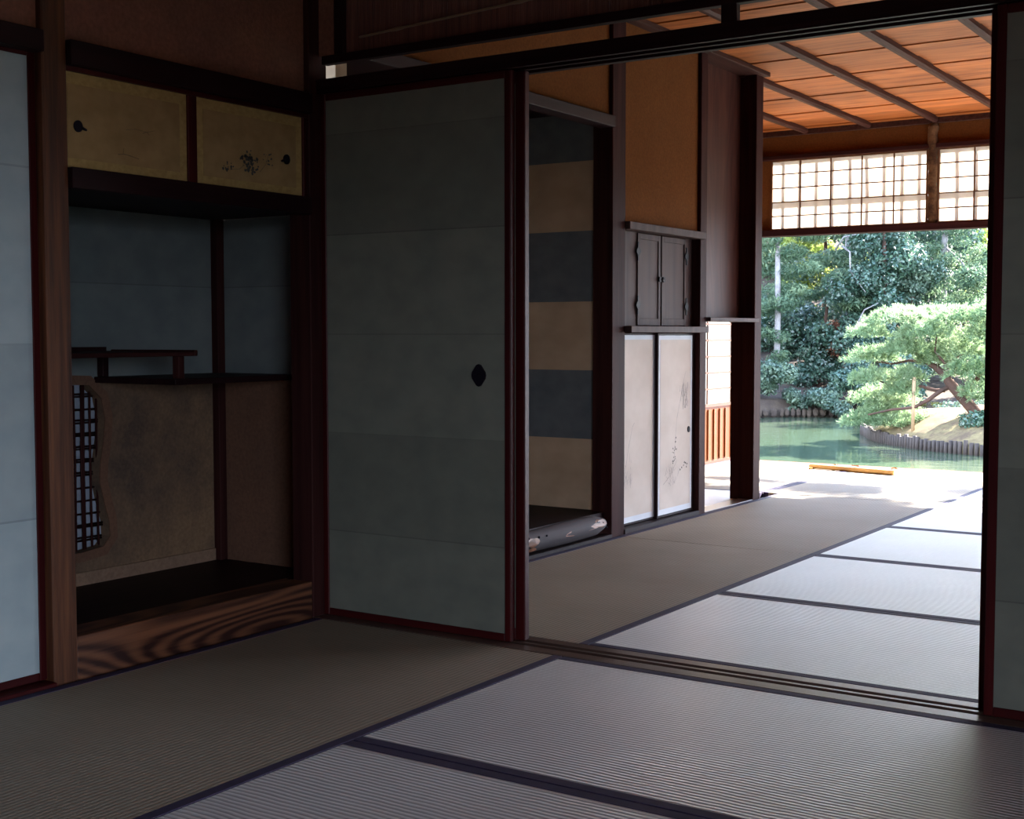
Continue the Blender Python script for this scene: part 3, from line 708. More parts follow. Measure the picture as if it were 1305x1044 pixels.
for i, (a, c, x, lab, h) in enumerate(((5.500, 5.915, -3.028, 'left painted white cupboard door with ink grasses low down', None), (5.897, 6.312, -3.010, 'right painted white cupboard door with small black pull', (6.255, .455)))):
    e = fusuma_x(a, c, x, .024, .958, M_WHTF, lab, h, fr=.012 if i else .010, th=.015, frm=(WD[2], WD[1]), border=(.022, M_WHTB), pk='round', hs=(.011, .016), name='painted_door')
    ib = BM(); xx = x - .0026; random.seed(40 + i)
    jb = BM()
    if i == 0:
        for _ in range(46):
            y = random.uniform(5.525, 5.66); z = random.uniform(.20, .34); l = random.uniform(.01, .05)
            ink_line(ib, xx, [(y, z), (y + random.uniform(-.02, .02), z + l)], .0022)
        ink_line(ib, xx, [(5.60, .30), (5.63, .40), (5.67, .50), (5.69, .52)], .003)
        for p in ((5.52, .14), (5.53, .145), (5.54, .15), (5.56, .16), (5.565, .145), (5.57, .13), (5.525, .22), (5.52, .25)): ink_blot(jb, xx, *p, .007)
    else:
        for _ in range(40):
            y = random.gauss(6.06, .03); z = random.uniform(.17, .27); l = random.uniform(.01, .04)
            ink_line(ib, xx, [(y, z), (y + random.uniform(-.03, .03), z + l)], .0022)
        ink_line(ib, xx, [(5.97, .19), (6.05, .23), (6.12, .30)], .003)
        ink_line(ib, xx, [(6.09, .30), (6.10, .40), (6.12, .52), (6.16, .62), (6.19, .70), (6.22, .76)], .003)
        for _ in range(40):
            y = random.gauss(6.205, .022); z = random.uniform(.56, .66); ink_line(ib, xx, [(y, z), (y + random.uniform(-.01, .01), z + random.uniform(.02, .05))], .004)
        for p in ((6.105, .40), (6.11, .42), (6.10, .37), (6.115, .36), (6.16, .25), (6.18, .26), (6.20, .27), (6.21, .285), (6.225, .28), (6.235, .26), (6.24, .275)): ink_blot(jb, xx, *p, .006)
        for _ in range(14): ink_blot(jb, xx, random.gauss(6.09, .012), random.uniform(.29, .37), .004)
    obj('faint_brushwork', finish_ink(ib), M_INK2, e); obj('ink_accent', finish_ink(jb), M_INK, e)
random.seed(5)

# ================================================================== SHOJI
def shoji(name, label, axis, a0, a1, x, z0, z1, cols, rows_, fr=.014, koshi=None, cat='shoji', fm=None):
    """axis 1: lies in plane Y=x spanning X a0..a1; axis 0: plane X=x spanning Y"""
    fm = fm or M_MUNT
    def bx(bm, u0, u1, d0, d1, w0, w1): return box(bm, u0, u1, x + d0, x + d1, w0, w1) if axis == 1 else box(bm, x + d0, x + d1, u0, u1, w0, w1)
    loc = ((a0 + a1) / 2, x, z0) if axis == 1 else (x, (a0 + a1) / 2, z0)
    e = empty(name, loc, label, cat)
    s = -1 if axis == 1 else 1          # room side
    for (u0, u1) in ((a0, a0 + fr), (a1 - fr, a1)): obj('stile', bx(BM(), u0, u1, -.012, .012, z0, z1), fm, e)
    for (w0, w1) in ((z0, z0 + fr * .8), (z1 - fr * .8, z1)): obj('rail', bx(BM(), a0 + fr, a1 - fr, -.012, .012, w0, w1), fm, e)
    pz = z0 if koshi is None else koshi
    obj('paper', bx(BM(), a0 + fr * .5, a1 - fr * .5, -s * .004 - .0006, -s * .004 + .0006, pz + .004, z1 - .004), M_PAPER, e)
    m = BM()
    d = sorted((-s * .003, s * .006))
    for c in cols: bx(m, c - .0045, c + .0045, d[0], d[1], pz, z1)
    hr = .0065 if koshi else .004
    for r in rows_: bx(m, a0 + fr, a1 - fr, d[0], d[1], r - hr, r + hr)
    obj('muntin_grid', m, fm, e)
    if koshi:
        obj('lock_rail', bx(BM(), a0 + fr, a1 - fr, -.012, .012, koshi - .012, koshi + .012), fm, e)
        obj('waist_panel', bx(BM(), a0 + fr, a1 - fr, -.006, .002, z0 + .01, koshi), M_ORW, e)
        st = BM(); n = 4
        for i in range(n):
            c = a1 - .13 - i * .10
            bx(st, c - .011, c + .011, .002, .012, z0 + .03, koshi - .03)
        obj('panel_slat', st, M_ORW, e)
    return e
zz = [1.718 + .1025 * i for i in range(1, 5)]
shoji('shoji_transom', 'shoji transom left of the bark strut', 1, -3.808, -2.648, 9.275, 1.718, 2.232, [-3.808 + .2296 * i for i in range(1, 5)], zz)
shoji('shoji_transom', 'shoji transom right of the bark strut', 1, -2.588, -1.42, 9.275, 1.718, 2.232, [-2.568 + .2296 * i for i in range(1, 5)], zz)
shoji('shoji_transom', 'third shoji transom, hidden by the right door', 1, -1.41, -.20, 9.275, 1.718, 2.232, [-1.41 + .242 * i for i in range(1, 5)], zz)
shoji('shoji_transom', 'last shoji transom toward the right corner', 1, -.02, 1.85, 9.275, 1.718, 2.232, [-.02 + .234 * i for i in range(1, 8)], zz)
# bamboo lattice on the outside of the transoms
lt = empty('bamboo_lattice', (-2.0, 9.36, 1.70), 'bamboo lattice outside the shoji, seen as soft shadows', 'lattice')
x = -3.70
k = 0
while x < 1.85:
    b = BM(); tube(b, [(x, 9.315, 1.69), (x + random.uniform(-.006, .006), 9.315, 1.96), (x + random.uniform(-.006, .006), 9.315, 2.25)], .0125, 8)
    obj('upright', b, M_BAMB, lt); x += .126; k += 1
b = BM(); tube(b, [(-3.80, 9.345, 1.952), (-1.5, 9.345, 1.957), (1.85, 9.345, 1.95)], .018, 8); obj('cross_pole', b, M_BAMB, lt)
b = BM(); tube(b, [(-3.80, 9.335, 1.735), (1.85, 9.335, 1.735)], .010, 8); obj('cross_pole', b, M_BAMB, lt)
# side bay door
shoji('shoji_door', 'shoji door with orange wood waist panel seen through the low doorway', 0, 8.35, 9.235, -4.085, .0, 1.70, [8.35 + .44], [.43 + .119 * i for i in range(1, 11)], fr=.028, koshi=.43, fm=M_ORD)
shoji('shoji_door', 'second shoji door of the side bay, hidden by the cupboard wall', 0, 7.46, 8.36, -4.112, .0, 1.70, [7.46 + .44], [.43 + .119 * i for i in range(1, 11)], fr=.028, koshi=.43, fm=M_ORD)

# bamboo barrier on the floor
bb_ = empty('bamboo_barrier', (-3.02, 8.87, 0), 'bamboo pole barrier lying on the sunlit floor by the pond', 'bamboo pole')
def bamb(p0, p1, r, nodes):
    b = BM(); pts = []; rr = []
    p0 = Vector(p0); p1 = Vector(p1); n = 48
    for i in range(n + 1):
        t = i / n; pts.append(p0.lerp(p1, t)); rr.append(r * (1.14 if any(abs(t - q) < .011 for q in nodes) else 1.0))
    return tube(b, pts, rr, 10)
obj('pole', bamb((-3.345, 8.92, .018), (-2.70, 8.79, .018), .017, (.3, .55, .8)), M_BAMBN, bb_)
obj('lashed_pole', bamb((-3.06, 8.90, .015), (-2.71, 8.83, .015), .013, (.4,)), M_BAMBN, bb_)
obj('end_block', box(BM(), -3.335, -3.31, 8.87, 8.96, 0, .012), M_BAMBN, bb_)
def dry_leaf(x, y, s, lab, m):
    b = BM()
    for i in range(3):
        a = random.uniform(0, 3); c = Vector((x + random.uniform(-s, s) * .5, y + random.uniform(-s, s) * .4, .004))
        u = Vector((math.cos(a), math.sin(a), 0)); w = Vector((-u.y, u.x, 0))
        P = [c - u * s, c - u * s * .3 + w * s * .4 + Vector((0, 0, .008)), c + u * s * .4 + w * s * .35 + Vector((0, 0, .014)), c + u * s, c + u * s * .3 - w * s * .4 + Vector((0, 0, .012)), c - u * s * .4 - w * s * .4 + Vector((0, 0, .006))]
        b.faces.new([b.verts.new(p) for p in P])
    bmesh.ops.solidify(b, geom=b.faces[:], thickness=.002)
    tag(obj('dry_leaf', b, m), lab, 'leaf')
M_DRY = plain('dry_leaf_brown', (.30, .16, .07), .8)
dry_leaf(-3.24, 9.15, .020, 'leftmost dry leaf on the sunlit floor behind the bamboo pole', M_DRY)
dry_leaf(-3.11, 9.17, .026, 'middle dry leaf on the sunlit floor behind the bamboo pole', M_DRY)
dry_leaf(-2.84, 9.17, .036, 'largest dry leaf, behind the right end of the bamboo pole', M_DRY)

# ================================================================== GARDEN
ZW = -.9
def grid_terrain(name, x0, x1, nx, y0, y1, ny, fn, mat, label, cat, shape=None):
    me = bpy.data.meshes.new(name); V = []; F = []
    for j in range(ny + 1):
        for i in range(nx + 1):
            x = x0 + (x1 - x0) * i / nx; y = y0 + (y1 - y0) * j / ny
            if shape: x, y = shape(i / nx, j / ny)
            V.append((x, y, fn(x, y)))
    for j in range(ny):
        for i in range(nx):
            a = j * (nx + 1) + i; F.append((a, a + 1, a + nx + 2, a + nx + 1))
    me.from_pydata(V, [], F); me.materials.append(mat)
    for p in me.polygons: p.use_smooth = True
    o = bpy.data.objects.new(name, me); COL.objects.link(o); struct(o, label, cat); return o
def bank_y(x): return 27.4 + .62 * (x + 11.4) + .25 * math.sin(x * 1.1)
# pond bed / water
bmw = BM(); box(bmw, -60, 40, 12.2, 60, ZW - .02, ZW); wo = obj('pond_water', bmw, M_WATER); struct(wo, 'green pond water beyond the floor edge', 'water')
# ground round the house
bg = BM(); box(bg, -40, 40, -30, 12.4, -1.4, -.55); struct(obj('ground', bg, M_GRAV), 'gravel and moss garden ground around the house', 'ground')
# far bank and hillside
def hill(x, y):
    d = y - bank_y(x)
    if d < -.05: return -1.3
    q = min(1, max(0, (-x - 3.0) / 4.0)); q = q * q * (3 - 2 * q)
    return -.62 + q * (max(0, d) * .10 + .0055 * max(0, d) ** 2) + .12 * math.sin(x * .9) * math.cos(y * .7)
grid_terrain('far_bank', 0, 1, 60, 0, 1, 30, hill, M_EARTH, 'shaded earth bank and hillside across the pond', 'ground',
             shape=lambda u, v: ((-45 + 75 * u), bank_y(-45 + 75 * u) - .12 + 45 * v ** 1.5))
# stone edge of far bank
b = BM(); x = -17.0
while x < 3:
    y = bank_y(x); r_ = random.uniform(.05, .10)
    m4 = Matrix.Translation((x, y - .10, -.80)) @ Matrix.Diagonal((r_ * 1.0, .08, random.uniform(.10, .16), 1)).to_4x4()
    bmesh.ops.create_icosphere(b, subdivisions=1, radius=1, matrix=m4); x += r_ * 1.7
tag(obj('bank_stones', b, M_EARTH), 'row of dark stones edging the far bank of the pond', 'stone', kind='stuff')

# island
isl = [(-7.95, 23.95), (-7.72, 23.4), (-7.2, 22.35), (-6.46, 21.45), (-5.65, 20.8), (-5.0, 20.55), (-4.2, 20.4), (-3.4, 20.7), (-2.9, 21.5), (-3.0, 23.0), (-3.8, 24.3), (-5.2, 25.0), (-6.8, 24.9), (-7.7, 24.4)]
def smooth_loop(P, n=6):
    out = []; L = len(P)
    for i in range(L):
        p0, p1, p2, p3 = [Vector(P[(i + k) % L]) for k in (-1, 0, 1, 2)]
        for j in range(n):
            t = j / n; out.append(.5 * ((2 * p1) + (-p0 + p2) * t + (2 * p0 - 5 * p1 + 4 * p2 - p3) * t * t + (-p0 + 3 * p1 - 3 * p2 + p3) * t ** 3))
    return out
sl_ = smooth_loop(isl)
ic = Vector((-5.2, 22.7))
b = BM(); R_ = 9; rings = []
for r in range(R_):
    f = 1 - r / R_
    rings.append([b.verts.new((ic.x + (p.x - ic.x) * f, ic.y + (p.y - ic.y) * f, -.76 + .50 * (1 - f ** 2.2) + .02 * math.sin(p.x * 5 + r))) for p in sl_])
base = [b.verts.new((p.x, p.y, -1.0)) for p in sl_]
n = len(sl_)
for A, Bq in [(base, rings[0])] + list(zip(rings, rings[1:])):
    for i in range(n): 
        f = b.faces.new((A[i], A[(i + 1) % n], Bq[(i + 1) % n], Bq[i])); f.smooth = True
b.faces.new(rings[-1]); bmesh.ops.recalc_face_normals(b, faces=b.faces[:])
iso = obj('island', b, M_MOSS); struct(iso, 'low mossy island with a curved shore in the pond', 'island')
# stakes round island (individual posts; front ones in view)
first = None; k = 0
dense = smooth_loop(isl, 40)
acc = 0; last = dense[0]; cnt = 0
me_st = None
for p in dense[1:]:
    acc += (p - last).length; last = p
    if acc > .082:
        acc = 0
        if p.y < 24.0 and p.x < -3.6 and cnt < 95:
            if me_st is None:
                b = BM(); tube(b, [(0, 0, 0), (.003, 0, .18), (0, 0, .30)], [.036, .036, .033], 8); so = obj('shore_stake', b, M_STAKE); me_st = so
                o = so
            else:
                o = me_st.copy(); COL.objects.link(o)
            q = ic + (p - ic) * 1.006
            o.location = (q.x, q.y, -1.0 + random.uniform(-.02, .015)); o.rotation_euler = (0, 0, random.uniform(0, 6)); o.scale = (1, 1, random.uniform(.9, 1.05))
            tag(o, 'dark wooden stake in the row edging the island shore', 'stake', 'stakes edging the island shore'); cnt += 1

# ---------------- foliage
def blades(name, centers, dirs, n_per, length, width, spread, mat, parent, up=.3):
    """needle tufts: narrow triangles radiating from each centre"""
    C = np.repeat(np.asarray(centers), n_per, axis=0); D = np.repeat(np.asarray(dirs), n_per, axis=0); M_ = len(C)
    d = D + rng.normal(0, spread, (M_, 3)); d[:, 2] += up; d /= np.linalg.norm(d, axis=1)[:, None]
    s = np.cross(d, rng.normal(0, 1, (M_, 3))); s /= np.linalg.norm(s, axis=1)[:, None]
    L = length * rng.uniform(.6, 1.2, (M_, 1)); W = width
    V = np.stack([C - s * W / 2, C + s * W / 2, C + d * L + s * W * .25, C + d * L - s * W * .25], 1).reshape(-1, 3)
    return quads(name, V, mat, parent)
def quads(name, V, mat, parent):
    me = bpy.data.meshes.new(name); n = len(V) // 4
    w = Vector(parent.location) if parent is not None else Vector((0, 0, 0))
    V = V - np.array(w)
    me.vertices.add(len(V)); me.vertices.foreach_set('co', V.astype('f').ravel())
    me.loops.add(n * 4); me.loops.foreach_set('vertex_index', np.arange(n * 4, dtype=np.int32))
    me.polygons.add(n); me.polygons.foreach_set('loop_start', np.arange(0, n * 4, 4, dtype=np.int32)); me.polygons.foreach_set('loop_total', np.full(n, 4, dtype=np.int32))
    me.update(); me.validate(); me.materials.append(mat)
    o = bpy.data.objects.new(name, me); COL.objects.link(o); o.parent = parent; return o
def leaves(name, blobs, n, size, mat, parent, asp=.6, shell=.55, droop=0.0):
    """blobs: (x,y,z,rx,ry,rz). leaf quads spread in the shells of the blobs"""
    B = np.array(blobs, float); w = B[:, 3] * B[:, 4] * B[:, 5]; w = w ** (2 / 3); w /= w.sum()
    idx = rng.choice(len(B), n, p=w); b = B[idx]
    d = rng.normal(0, 1, (n, 3)); d /= np.linalg.norm(d, axis=1)[:, None]
    r = shell + (1 - shell) * rng.random((n, 1)); r *= 1 + .10 * np.sin(d[:, :1] * 7 + idx[:, None]) * np.cos(d[:, 2:] * 6 + d[:, 1:2] * 5)
    P = b[:, :3] + d * r * b[:, 3:]
    nr = d + rng.normal(0, .7, (n, 3)); nr[:, 2] += .35; nr /= np.linalg.norm(nr, axis=1)[:, None]
    t = np.cross(nr, rng.normal(0, 1, (n, 3))); t[:, 2] -= droop; t -= nr * (t * nr).sum(1)[:, None]; t /= np.linalg.norm(t, axis=1)[:, None]
    s = np.cross(nr, t); L = size * rng.uniform(.6, 1.3, (n, 1)); W = L * asp
    V = np.stack([P - t * L / 2, P + s * W / 2, P + t * L / 2, P - s * W / 2], 1).reshape(-1, 3)
    return quads(name, V, mat, parent)

# island pine ------------------------------------------------------------
pine = empty('pine_tree', (-5.41, 22.0, -.40), 'spreading pale green pine tree leaning over the island shore', 'tree')
TY = 22.0
b = BM()
tube(b, [(-5.30, TY + .1, -.48), (-5.44, TY, -.34), (-5.65, TY - .05, -.10), (-5.84, TY - .05, .12), (-5.97, TY, .28), (-6.14, TY + .05, .41), (-6.34, TY + .1, .50), (-6.5, TY + .1, .66)], [.115, .10, .088, .082, .068, .05, .036, .02], 10)
obj('trunk', b, M_TRUNKP, pine)
def branch(pts, r0, r1):
    b = BM(); n = len(pts); tube(b, pts, [r0 + (r1 - r0) * i / (n - 1) for i in range(n)], 7); obj('branch', b, M_TRUNKP, pine)
branch([(-5.84, TY - .05, .10), (-5.98, TY - .15, .02), (-6.15, TY - .25, -.13), (-6.36, TY - .35, -.26), (-6.7, TY - .4, -.30), (-7.1, TY - .4, -.40)], .045, .014)
branch([(-5.95, TY, .02), (-6.1, TY - .05, .02), (-6.3, TY - .1, .08), (-6.65, TY - .1, .05), (-7.0, TY - .1, .15)], .035, .012)
branch([(-5.9, TY, .22), (-5.86, TY - .05, .38), (-5.98, TY - .1, .52), (-6.1, TY - .1, .66), (-6.1, TY, .95)], .036, .012)
branch([(-6.14, TY + .05, .41), (-6.05, TY + .1, .48), (-5.92, TY + .15, .50), (-5.7, TY + .15, .62)], .03, .012)
branch([(-6.3, TY + .1, .49), (-6.6, TY + .15, .50), (-6.9, TY + .2, .44), (-7.2, TY + .2, .48)], .03, .01)
branch([(-6.5, TY + .1, .66), (-6.6, TY + .1, .85), (-6.8, TY + .1, 1.1), (-6.6, TY + .1, 1.2)], .022, .01)
branch([(-5.65, TY + .05, -.1), (-5.5, TY + .2, .2), (-5.3, TY + .3, .6), (-5.1, TY + .3, 1.0)], .05, .02)
pads = [(-6.68, 1.25, .52, .15), (-7.18, 1.0, .36, .13), (-6.18, 1.01, .55, .17), (-7.22, .60, .44, .15), (-6.6, .72, .50, .16), (-5.83, .76, .47, .20), (-7.08, .24, .42, .16), (-6.55, .28, .32, .13), (-5.52, .41, .42, .23), (-7.25, -.12, .42, .16), (-6.75, -.18, .28, .11), (-7.32, -.50, .48, .16), (-6.85, -.52, .36, .11), (-5.3, 1.02, .41, .22), (-5.35, .05, .30, .17), (-6.29, 1.30, .34, .11), (-4.7, .9, .6, .25), (-4.6, .4, .5, .25), (-5.0, 1.35, .5, .2), (-5.7, 1.25, .45, .15), (-6.9, .0, .3, .1), (-6.5, -.45, .35, .12), (-6.6, .05, .3, .12), (-7.1, -.3, .35, .12), (-5.2, -.0, .3, .15), (-6.2, .55, .35, .14)]
for (px, pz, rx, rz) in pads:
    rz *= 1.25; ry = rx * 1.15; cy = TY + random.uniform(-.35, .45); n = int(330 * rx * ry / .25)
    d = rng.normal(0, 1, (n, 3)); d /= np.linalg.norm(d, axis=1)[:, None]; d[:, 2] = np.abs(d[:, 2]) * .9 - .25
    r = rng.random((n, 1)) ** .4
    bump_ = 1 + .22 * np.sin(7 * d[:, :1] + px * 9) * np.cos(6 * d[:, 1:2] + pz * 11)
    P = np.array([px, cy, pz - rz * .3]) + d * r * bump_ * np.array([rx, ry, rz * 1.5])
    D = d * np.array([.6, .6, .5])
    blades('needle_pad', P, D, 15, .085, .009, .45, M_PINE, pine, up=.45)
# support poles
for (x, y, z0, z1, lab) in ((-6.37, TY - .35, -.72, .24, 'pale pole propping the pine over the water'),):
    b = BM(); tube(b, [(x, y, z0), (x + .01, y, z1)], .030, 8); tag(obj('support_pole', b, M_POLE), lab, 'pole')
# bush on island
eb = empty('island_bush', (-5.2, 21.35, -.62), 'low glossy green bush under the pine on the island', 'bush')
leaves('foliage', [(-5.28, 21.35, -.42, .32, .3, .17), (-5.0, 21.3, -.40, .35, .3, .2), (-4.6, 21.3, -.36, .4, .3, .24)], 2600, .06, M_BUSHI, eb)
eb = empty('shore_bush', (-5.9, 24.2, -.6), 'grey-green low bush at the back of the island', 'bush')
leaves('foliage', [(-6.2, 24.0, -.42, .55, .3, .2), (-5.5, 24.0, -.35, .6, .3, .26), (-4.6, 24.0, -.3, .6, .4, .3)], 3500, .06, M_SHRUB, eb)

# far trees --------------------------------------------------------------
def tree(name, label, cat, base, trunk, blobs, n, size, mat, tm=None, asp=.6, shell=.5, droop=0, group=None, tr=.08, branches=()):
    e = empty(name, base, label, cat, group)
    if trunk:
        b = BM(); tube(b, [Vector(base) + Vector(p) for p in trunk], [tr * (1 - .55 * i / (len(trunk) - 1)) for i in range(len(trunk))], 8); obj('trunk', b, tm or M_TRUNKG, e)
    for br in branches:
        b = BM(); tube(b, br, [.03 * (1 - .7 * i / (len(br) - 1)) for i in range(len(br))], 5); obj('branch', b, tm or M_TRUNKG, e)
    leaves('foliage', blobs, n, size, mat, e, asp=asp, shell=shell, droop=droop)
    return e
def rb(n, xr, yr, zr, rr, flat=.55):
    return [(random.uniform(*xr), random.uniform(*yr), random.uniform(*zr), r, r, r * flat) for r in [random.uniform(*rr) for _ in range(n)]]
# a: left conifer
tree('cedar_tree', 'feathery conifer with a pale slim trunk at the left of the view', 'tree', (-11.72, 29.0, -.5), [(0, 0, 0), (.02, 0, 2), (-.02, 0, 4.5), (0, 0, 7)],
     rb(18, (-12.4, -10.9), (28.4, 29.6), (1.35, 4.2), (.28, .5), .5) + rb(6, (-12.2, -11.2), (28.4, 29), (.1, 1.0), (.2, .32), .5) + rb(10, (-12.8, -10.8), (28.4, 29.8), (4.2, 7.2), (.4, .6), .5), 21000, .13, M_CEDAR, tr=.085, asp=.22, droop=.6)
# b: drooping conifer in the middle
tree('cypress_tree', 'drooping mid-green cypress boughs in the middle of the far bank', 'tree', (-10.9, 31.2, -.2), [(0, 0, 0), (.1, 0, 2.5), (0, 0, 6)],
     rb(20, (-11.6, -9.6), (30.2, 31.6), (1.6, 4.6), (.3, .55), .45) + rb(8, (-11.8, -9.6), (30.2, 32), (4.4, 7), (.4, .7), .5), 19000, .15, M_CEDAR, tr=.09, asp=.25, droop=.7,
     branches=[[(-10.6, 30.2, 3.0), (-10.35, 30.0, 2.85), (-10.3, 29.9, 2.4), (-9.9, 29.8, 1.9)], [(-10.2, 29.9, 1.0), (-9.95, 29.9, 1.5), (-9.6, 29.8, 1.65)], [(-10.7, 30.0, 2.9), (-10.5, 30.0, 3.2), (-10.2, 30.0, 3.25)]])
# c: dark broadleaf
tree('camellia_tree', 'dark glossy broadleaf tree behind the left side of the pine', 'tree', (-9.7, 30.4, -.3), [(0, 0, 0), (.1, 0, 1.5), (0, 0, 4)],
     rb(26, (-10.6, -8.6), (29.9, 31.2), (-.1, 2.4), (.3, .5), .8) + rb(12, (-10.3, -9.0), (30.2, 31.2), (2.2, 4.0), (.35, .6), .8), 24000, .085, M_BROAD, tm=M_TRUNKP)
tree('oak_tree', 'dark evergreen oak under the middle of the garden lintel', 'tree', (-10.0, 33.0, 0), [(0, 0, 0), (.1, 0, 2.5), (0, 0, 6)],
     rb(22, (-11.2, -8.8), (32.2, 34), (1.8, 5.2), (.4, .7), .8), 17000, .11, M_BROAD, tm=M_TRUNKP)
# d: shrubs on the bank
tree('bank_shrub', 'rounded blue-green shrub at the left end of the far bank', 'bush', (-11.5, 28.0, -.7), None, rb(16, (-12.5, -10.6), (27.2, 27.9), (-.72, .25), (.22, .36), .8), 9500, .075, M_SHRUB)
tree('bank_shrub', 'low grey-green shrub beside the grassy strip of the bank', 'bush', (-10.3, 28.6, -.7), None, rb(12, (-11.1, -9.8), (27.95, 28.5), (-.72, -.35), (.18, .28), .8), 5200, .07, M_SHRUB)
tree('bank_shrub', 'dark round shrub beside the lowest pine bough', 'bush', (-9.4, 29.2, -.7), None, rb(18, (-10.1, -8.5), (28.5, 29.3), (-.7, .4), (.25, .4), .8), 9000, .08, M_BROAD)
tree('bank_shrub', 'blue-green shrub on the bank beyond the doorway gap', 'bush', (-12.9, 27.2, -.7), None, rb(9, (-13.6, -12.3), (26.7, 27.4), (-.5, .8), (.25, .4), .8), 5000, .08, M_SHRUB)
# yellow-green grass on bank
tree('bank_grass', 'yellowish grass strip above the bank stones', 'grass', (-9.9, 28.35, -.75), None, [(-10.6 + .3 * i, bank_y(-10.6 + .3 * i) + .22, -.62, .2, .12, .06) for i in range(9)], 2600, .07, leafmat('bank_grass_mat', (.13, .13, .03), (.22, .2, .05), (.32, .28, .08)), asp=.2)
# e: russet tree added to stand for a dark gap of shade
tree('shadow_gap_tree', 'russet foliage added to stand for the shadow gap between the conifers', 'tree', (-10.75, 30.5, -.3), [(0, 0, 0), (.25, 0, .9), (.6, 0, 1.5)], rb(7, (-11.2, -10.2), (30.6, 31.2), (.1, 1.3), (.22, .4), .8), 3600, .08, M_RED, tm=M_TRUNKP)
# f: right conifer with big trunk
tree('tall_conifer', 'tall conifer with a grey trunk rising behind the pine', 'tree', (-8.72, 32.0, -.1), [(-.12, 0, 0), (-.03, 0, 1.2), (0, 0, 3.5), (.1, 0, 7)],
     rb(22, (-10.0, -7.2), (31.0, 31.7), (1.2, 3.0), (.25, .42), .5) + rb(12, (-10.0, -7.2), (31.2, 33), (2.4, 4.2), (.28, .5), .45) + rb(12, (-10.4, -7.0), (31, 33), (4.2, 7.5), (.4, .7), .5), 23000, .12, M_CEDAR, tr=.115, asp=.25, droop=.3,
     branches=[[(-8.7, 32, 3.0), (-8.2, 31.6, 2.6), (-7.8, 31.4, 1.9), (-7.4, 31.2, 1.8)], [(-8.7, 32, 2.4), (-9.1, 31.6, 2.9), (-9.7, 31.4, 3.2)], [(-8.7, 32, 1.7), (-8.2, 31.7, 1.45), (-7.6, 31.5, 1.2)]])
# g: bright broadleaf above pine
tree('laurel_tree', 'bright glossy laurel just above the top of the pine', 'tree', (-9.3, 30.8, -.2), [(0, 0, 0), (.1, 0, 1), (.2, 0, 2)], rb(12, (-9.9, -8.6), (30.6, 31.2), (1.4, 2.4), (.25, .4), .7), 7000, .09, M_SHRUB, tm=M_TRUNKP)
# right mass behind pine
tree('yew_tree', 'grey-green yew behind the right side of the pine', 'tree', (-7.2, 30.8, -.2), [(0, 0, 0), (0, 0, 2), (0, 0, 4)], rb(24, (-8.6, -6.2), (30.4, 31.6), (-.2, 2.5), (.3, .5), .7), 17000, .10, M_CEDAR, tm=M_TRUNKP, asp=.35)
# sunlit background
tree('maple_tree', 'sunlit yellow-green maple glimpsed behind the left conifer', 'tree', (-13.2, 36.0, .3), [(0, 0, 0), (.1, 0, 2.5), (0, 0, 5)], rb(16, (-14.8, -11.8), (35, 37.5), (1.0, 5.0), (.4, .8), .6), 12000, .13, M_YELL, tm=M_TRUNKP)
tree('maple_tree', 'sunlit pale maple glimpsed behind the tall grey trunk', 'tree', (-9.8, 38.0, .5), [(0, 0, 0), (.1, 0, 2.5), (0, 0, 5)], rb(16, (-11.4, -8.2), (37, 39.5), (.8, 4.6), (.4, .8), .6), 11000, .14, M_YELL, tm=M_TRUNKP)
tree('background_tree', 'distant green tree filling the gap under the lintel at the left', 'tree', (-16.5, 42.0, 1.0), [(0, 0, 0), (.1, 0, 3.5), (0, 0, 7)], rb(16, (-19, -13.5), (41, 44), (1.5, 7), (.7, 1.3), .7), 9000, .22, M_CEDAR)
tree('background_tree', 'distant green tree far behind the pine at the right', 'tree', (-11.0, 44.0, 1.0), [(0, 0, 0), (.1, 0, 3.5), (0, 0, 6)], rb(12, (-13, -8.6), (43, 46), (1.0, 4.2), (.6, 1.1), .7), 7000, .22, M_SHRUB)
# trees to the sides (outside the view but lit / reflected / seen from a step aside)
tree('cedar_tree', 'pale trunked conifer seen in the gap beside the shoji door', 'tree', (-12.75, 27.9, -.5), [(0, 0, 0), (.02, 0, 2.5), (0, 0, 6)], rb(12, (-14.2, -12.9), (27.6, 29), (.8, 5.2), (.35, .6), .5), 9000, .14, M_CEDAR, tr=.07, asp=.25)
for i, (x, y, lab) in enumerate(((-17.0, 25.5, 'broad evergreen farther left on the far bank'), (-3.8, 33.5, 'broad evergreen hidden behind the right door'))):
    tree('evergreen_tree', lab, 'tree', (x, y, -.3), [(0, 0, 0), (.1, 0, 2.5), (0, 0, 6)], rb(16, (x - 1.9, x + 1.9), (y - 1, y + 1.2), (.3, 6.0), (.6, 1.1), .8), 8000, .18, M_SHRUB)

# undergrowth hiding the hillside
tree('camellia_tree', 'dark broadleaf undergrowth between the two left conifers', 'tree', (-11.3, 30.6, -.4), [(0, 0, 0), (.1, 0, 1), (.2, 0, 2)], rb(26, (-12.9, -10.2), (30.2, 31.4), (-.3, 1.5), (.3, .5), .8), 19000, .09, M_BROAD, tm=M_TRUNKP)
tree('bamboo_grass', 'pale green undergrowth low on the hillside at the left', 'bush', (-13.0, 33.2, -.1), None, rb(18, (-15.5, -11.2), (32.8, 34.2), (.1, 2.0), (.4, .6), .8), 12000, .11, M_SHRUB)
tree('evergreen_tree', 'mid-green tree closing the view behind the left conifer', 'tree', (-15.0, 38.5, .8), [(0, 0, 0), (.1, 0, 2.5), (0, 0, 6)], rb(22, (-18, -13), (37.5, 39.5), (1.0, 6.5), (.6, 1.0), .8), 16000, .14, M_CEDAR)
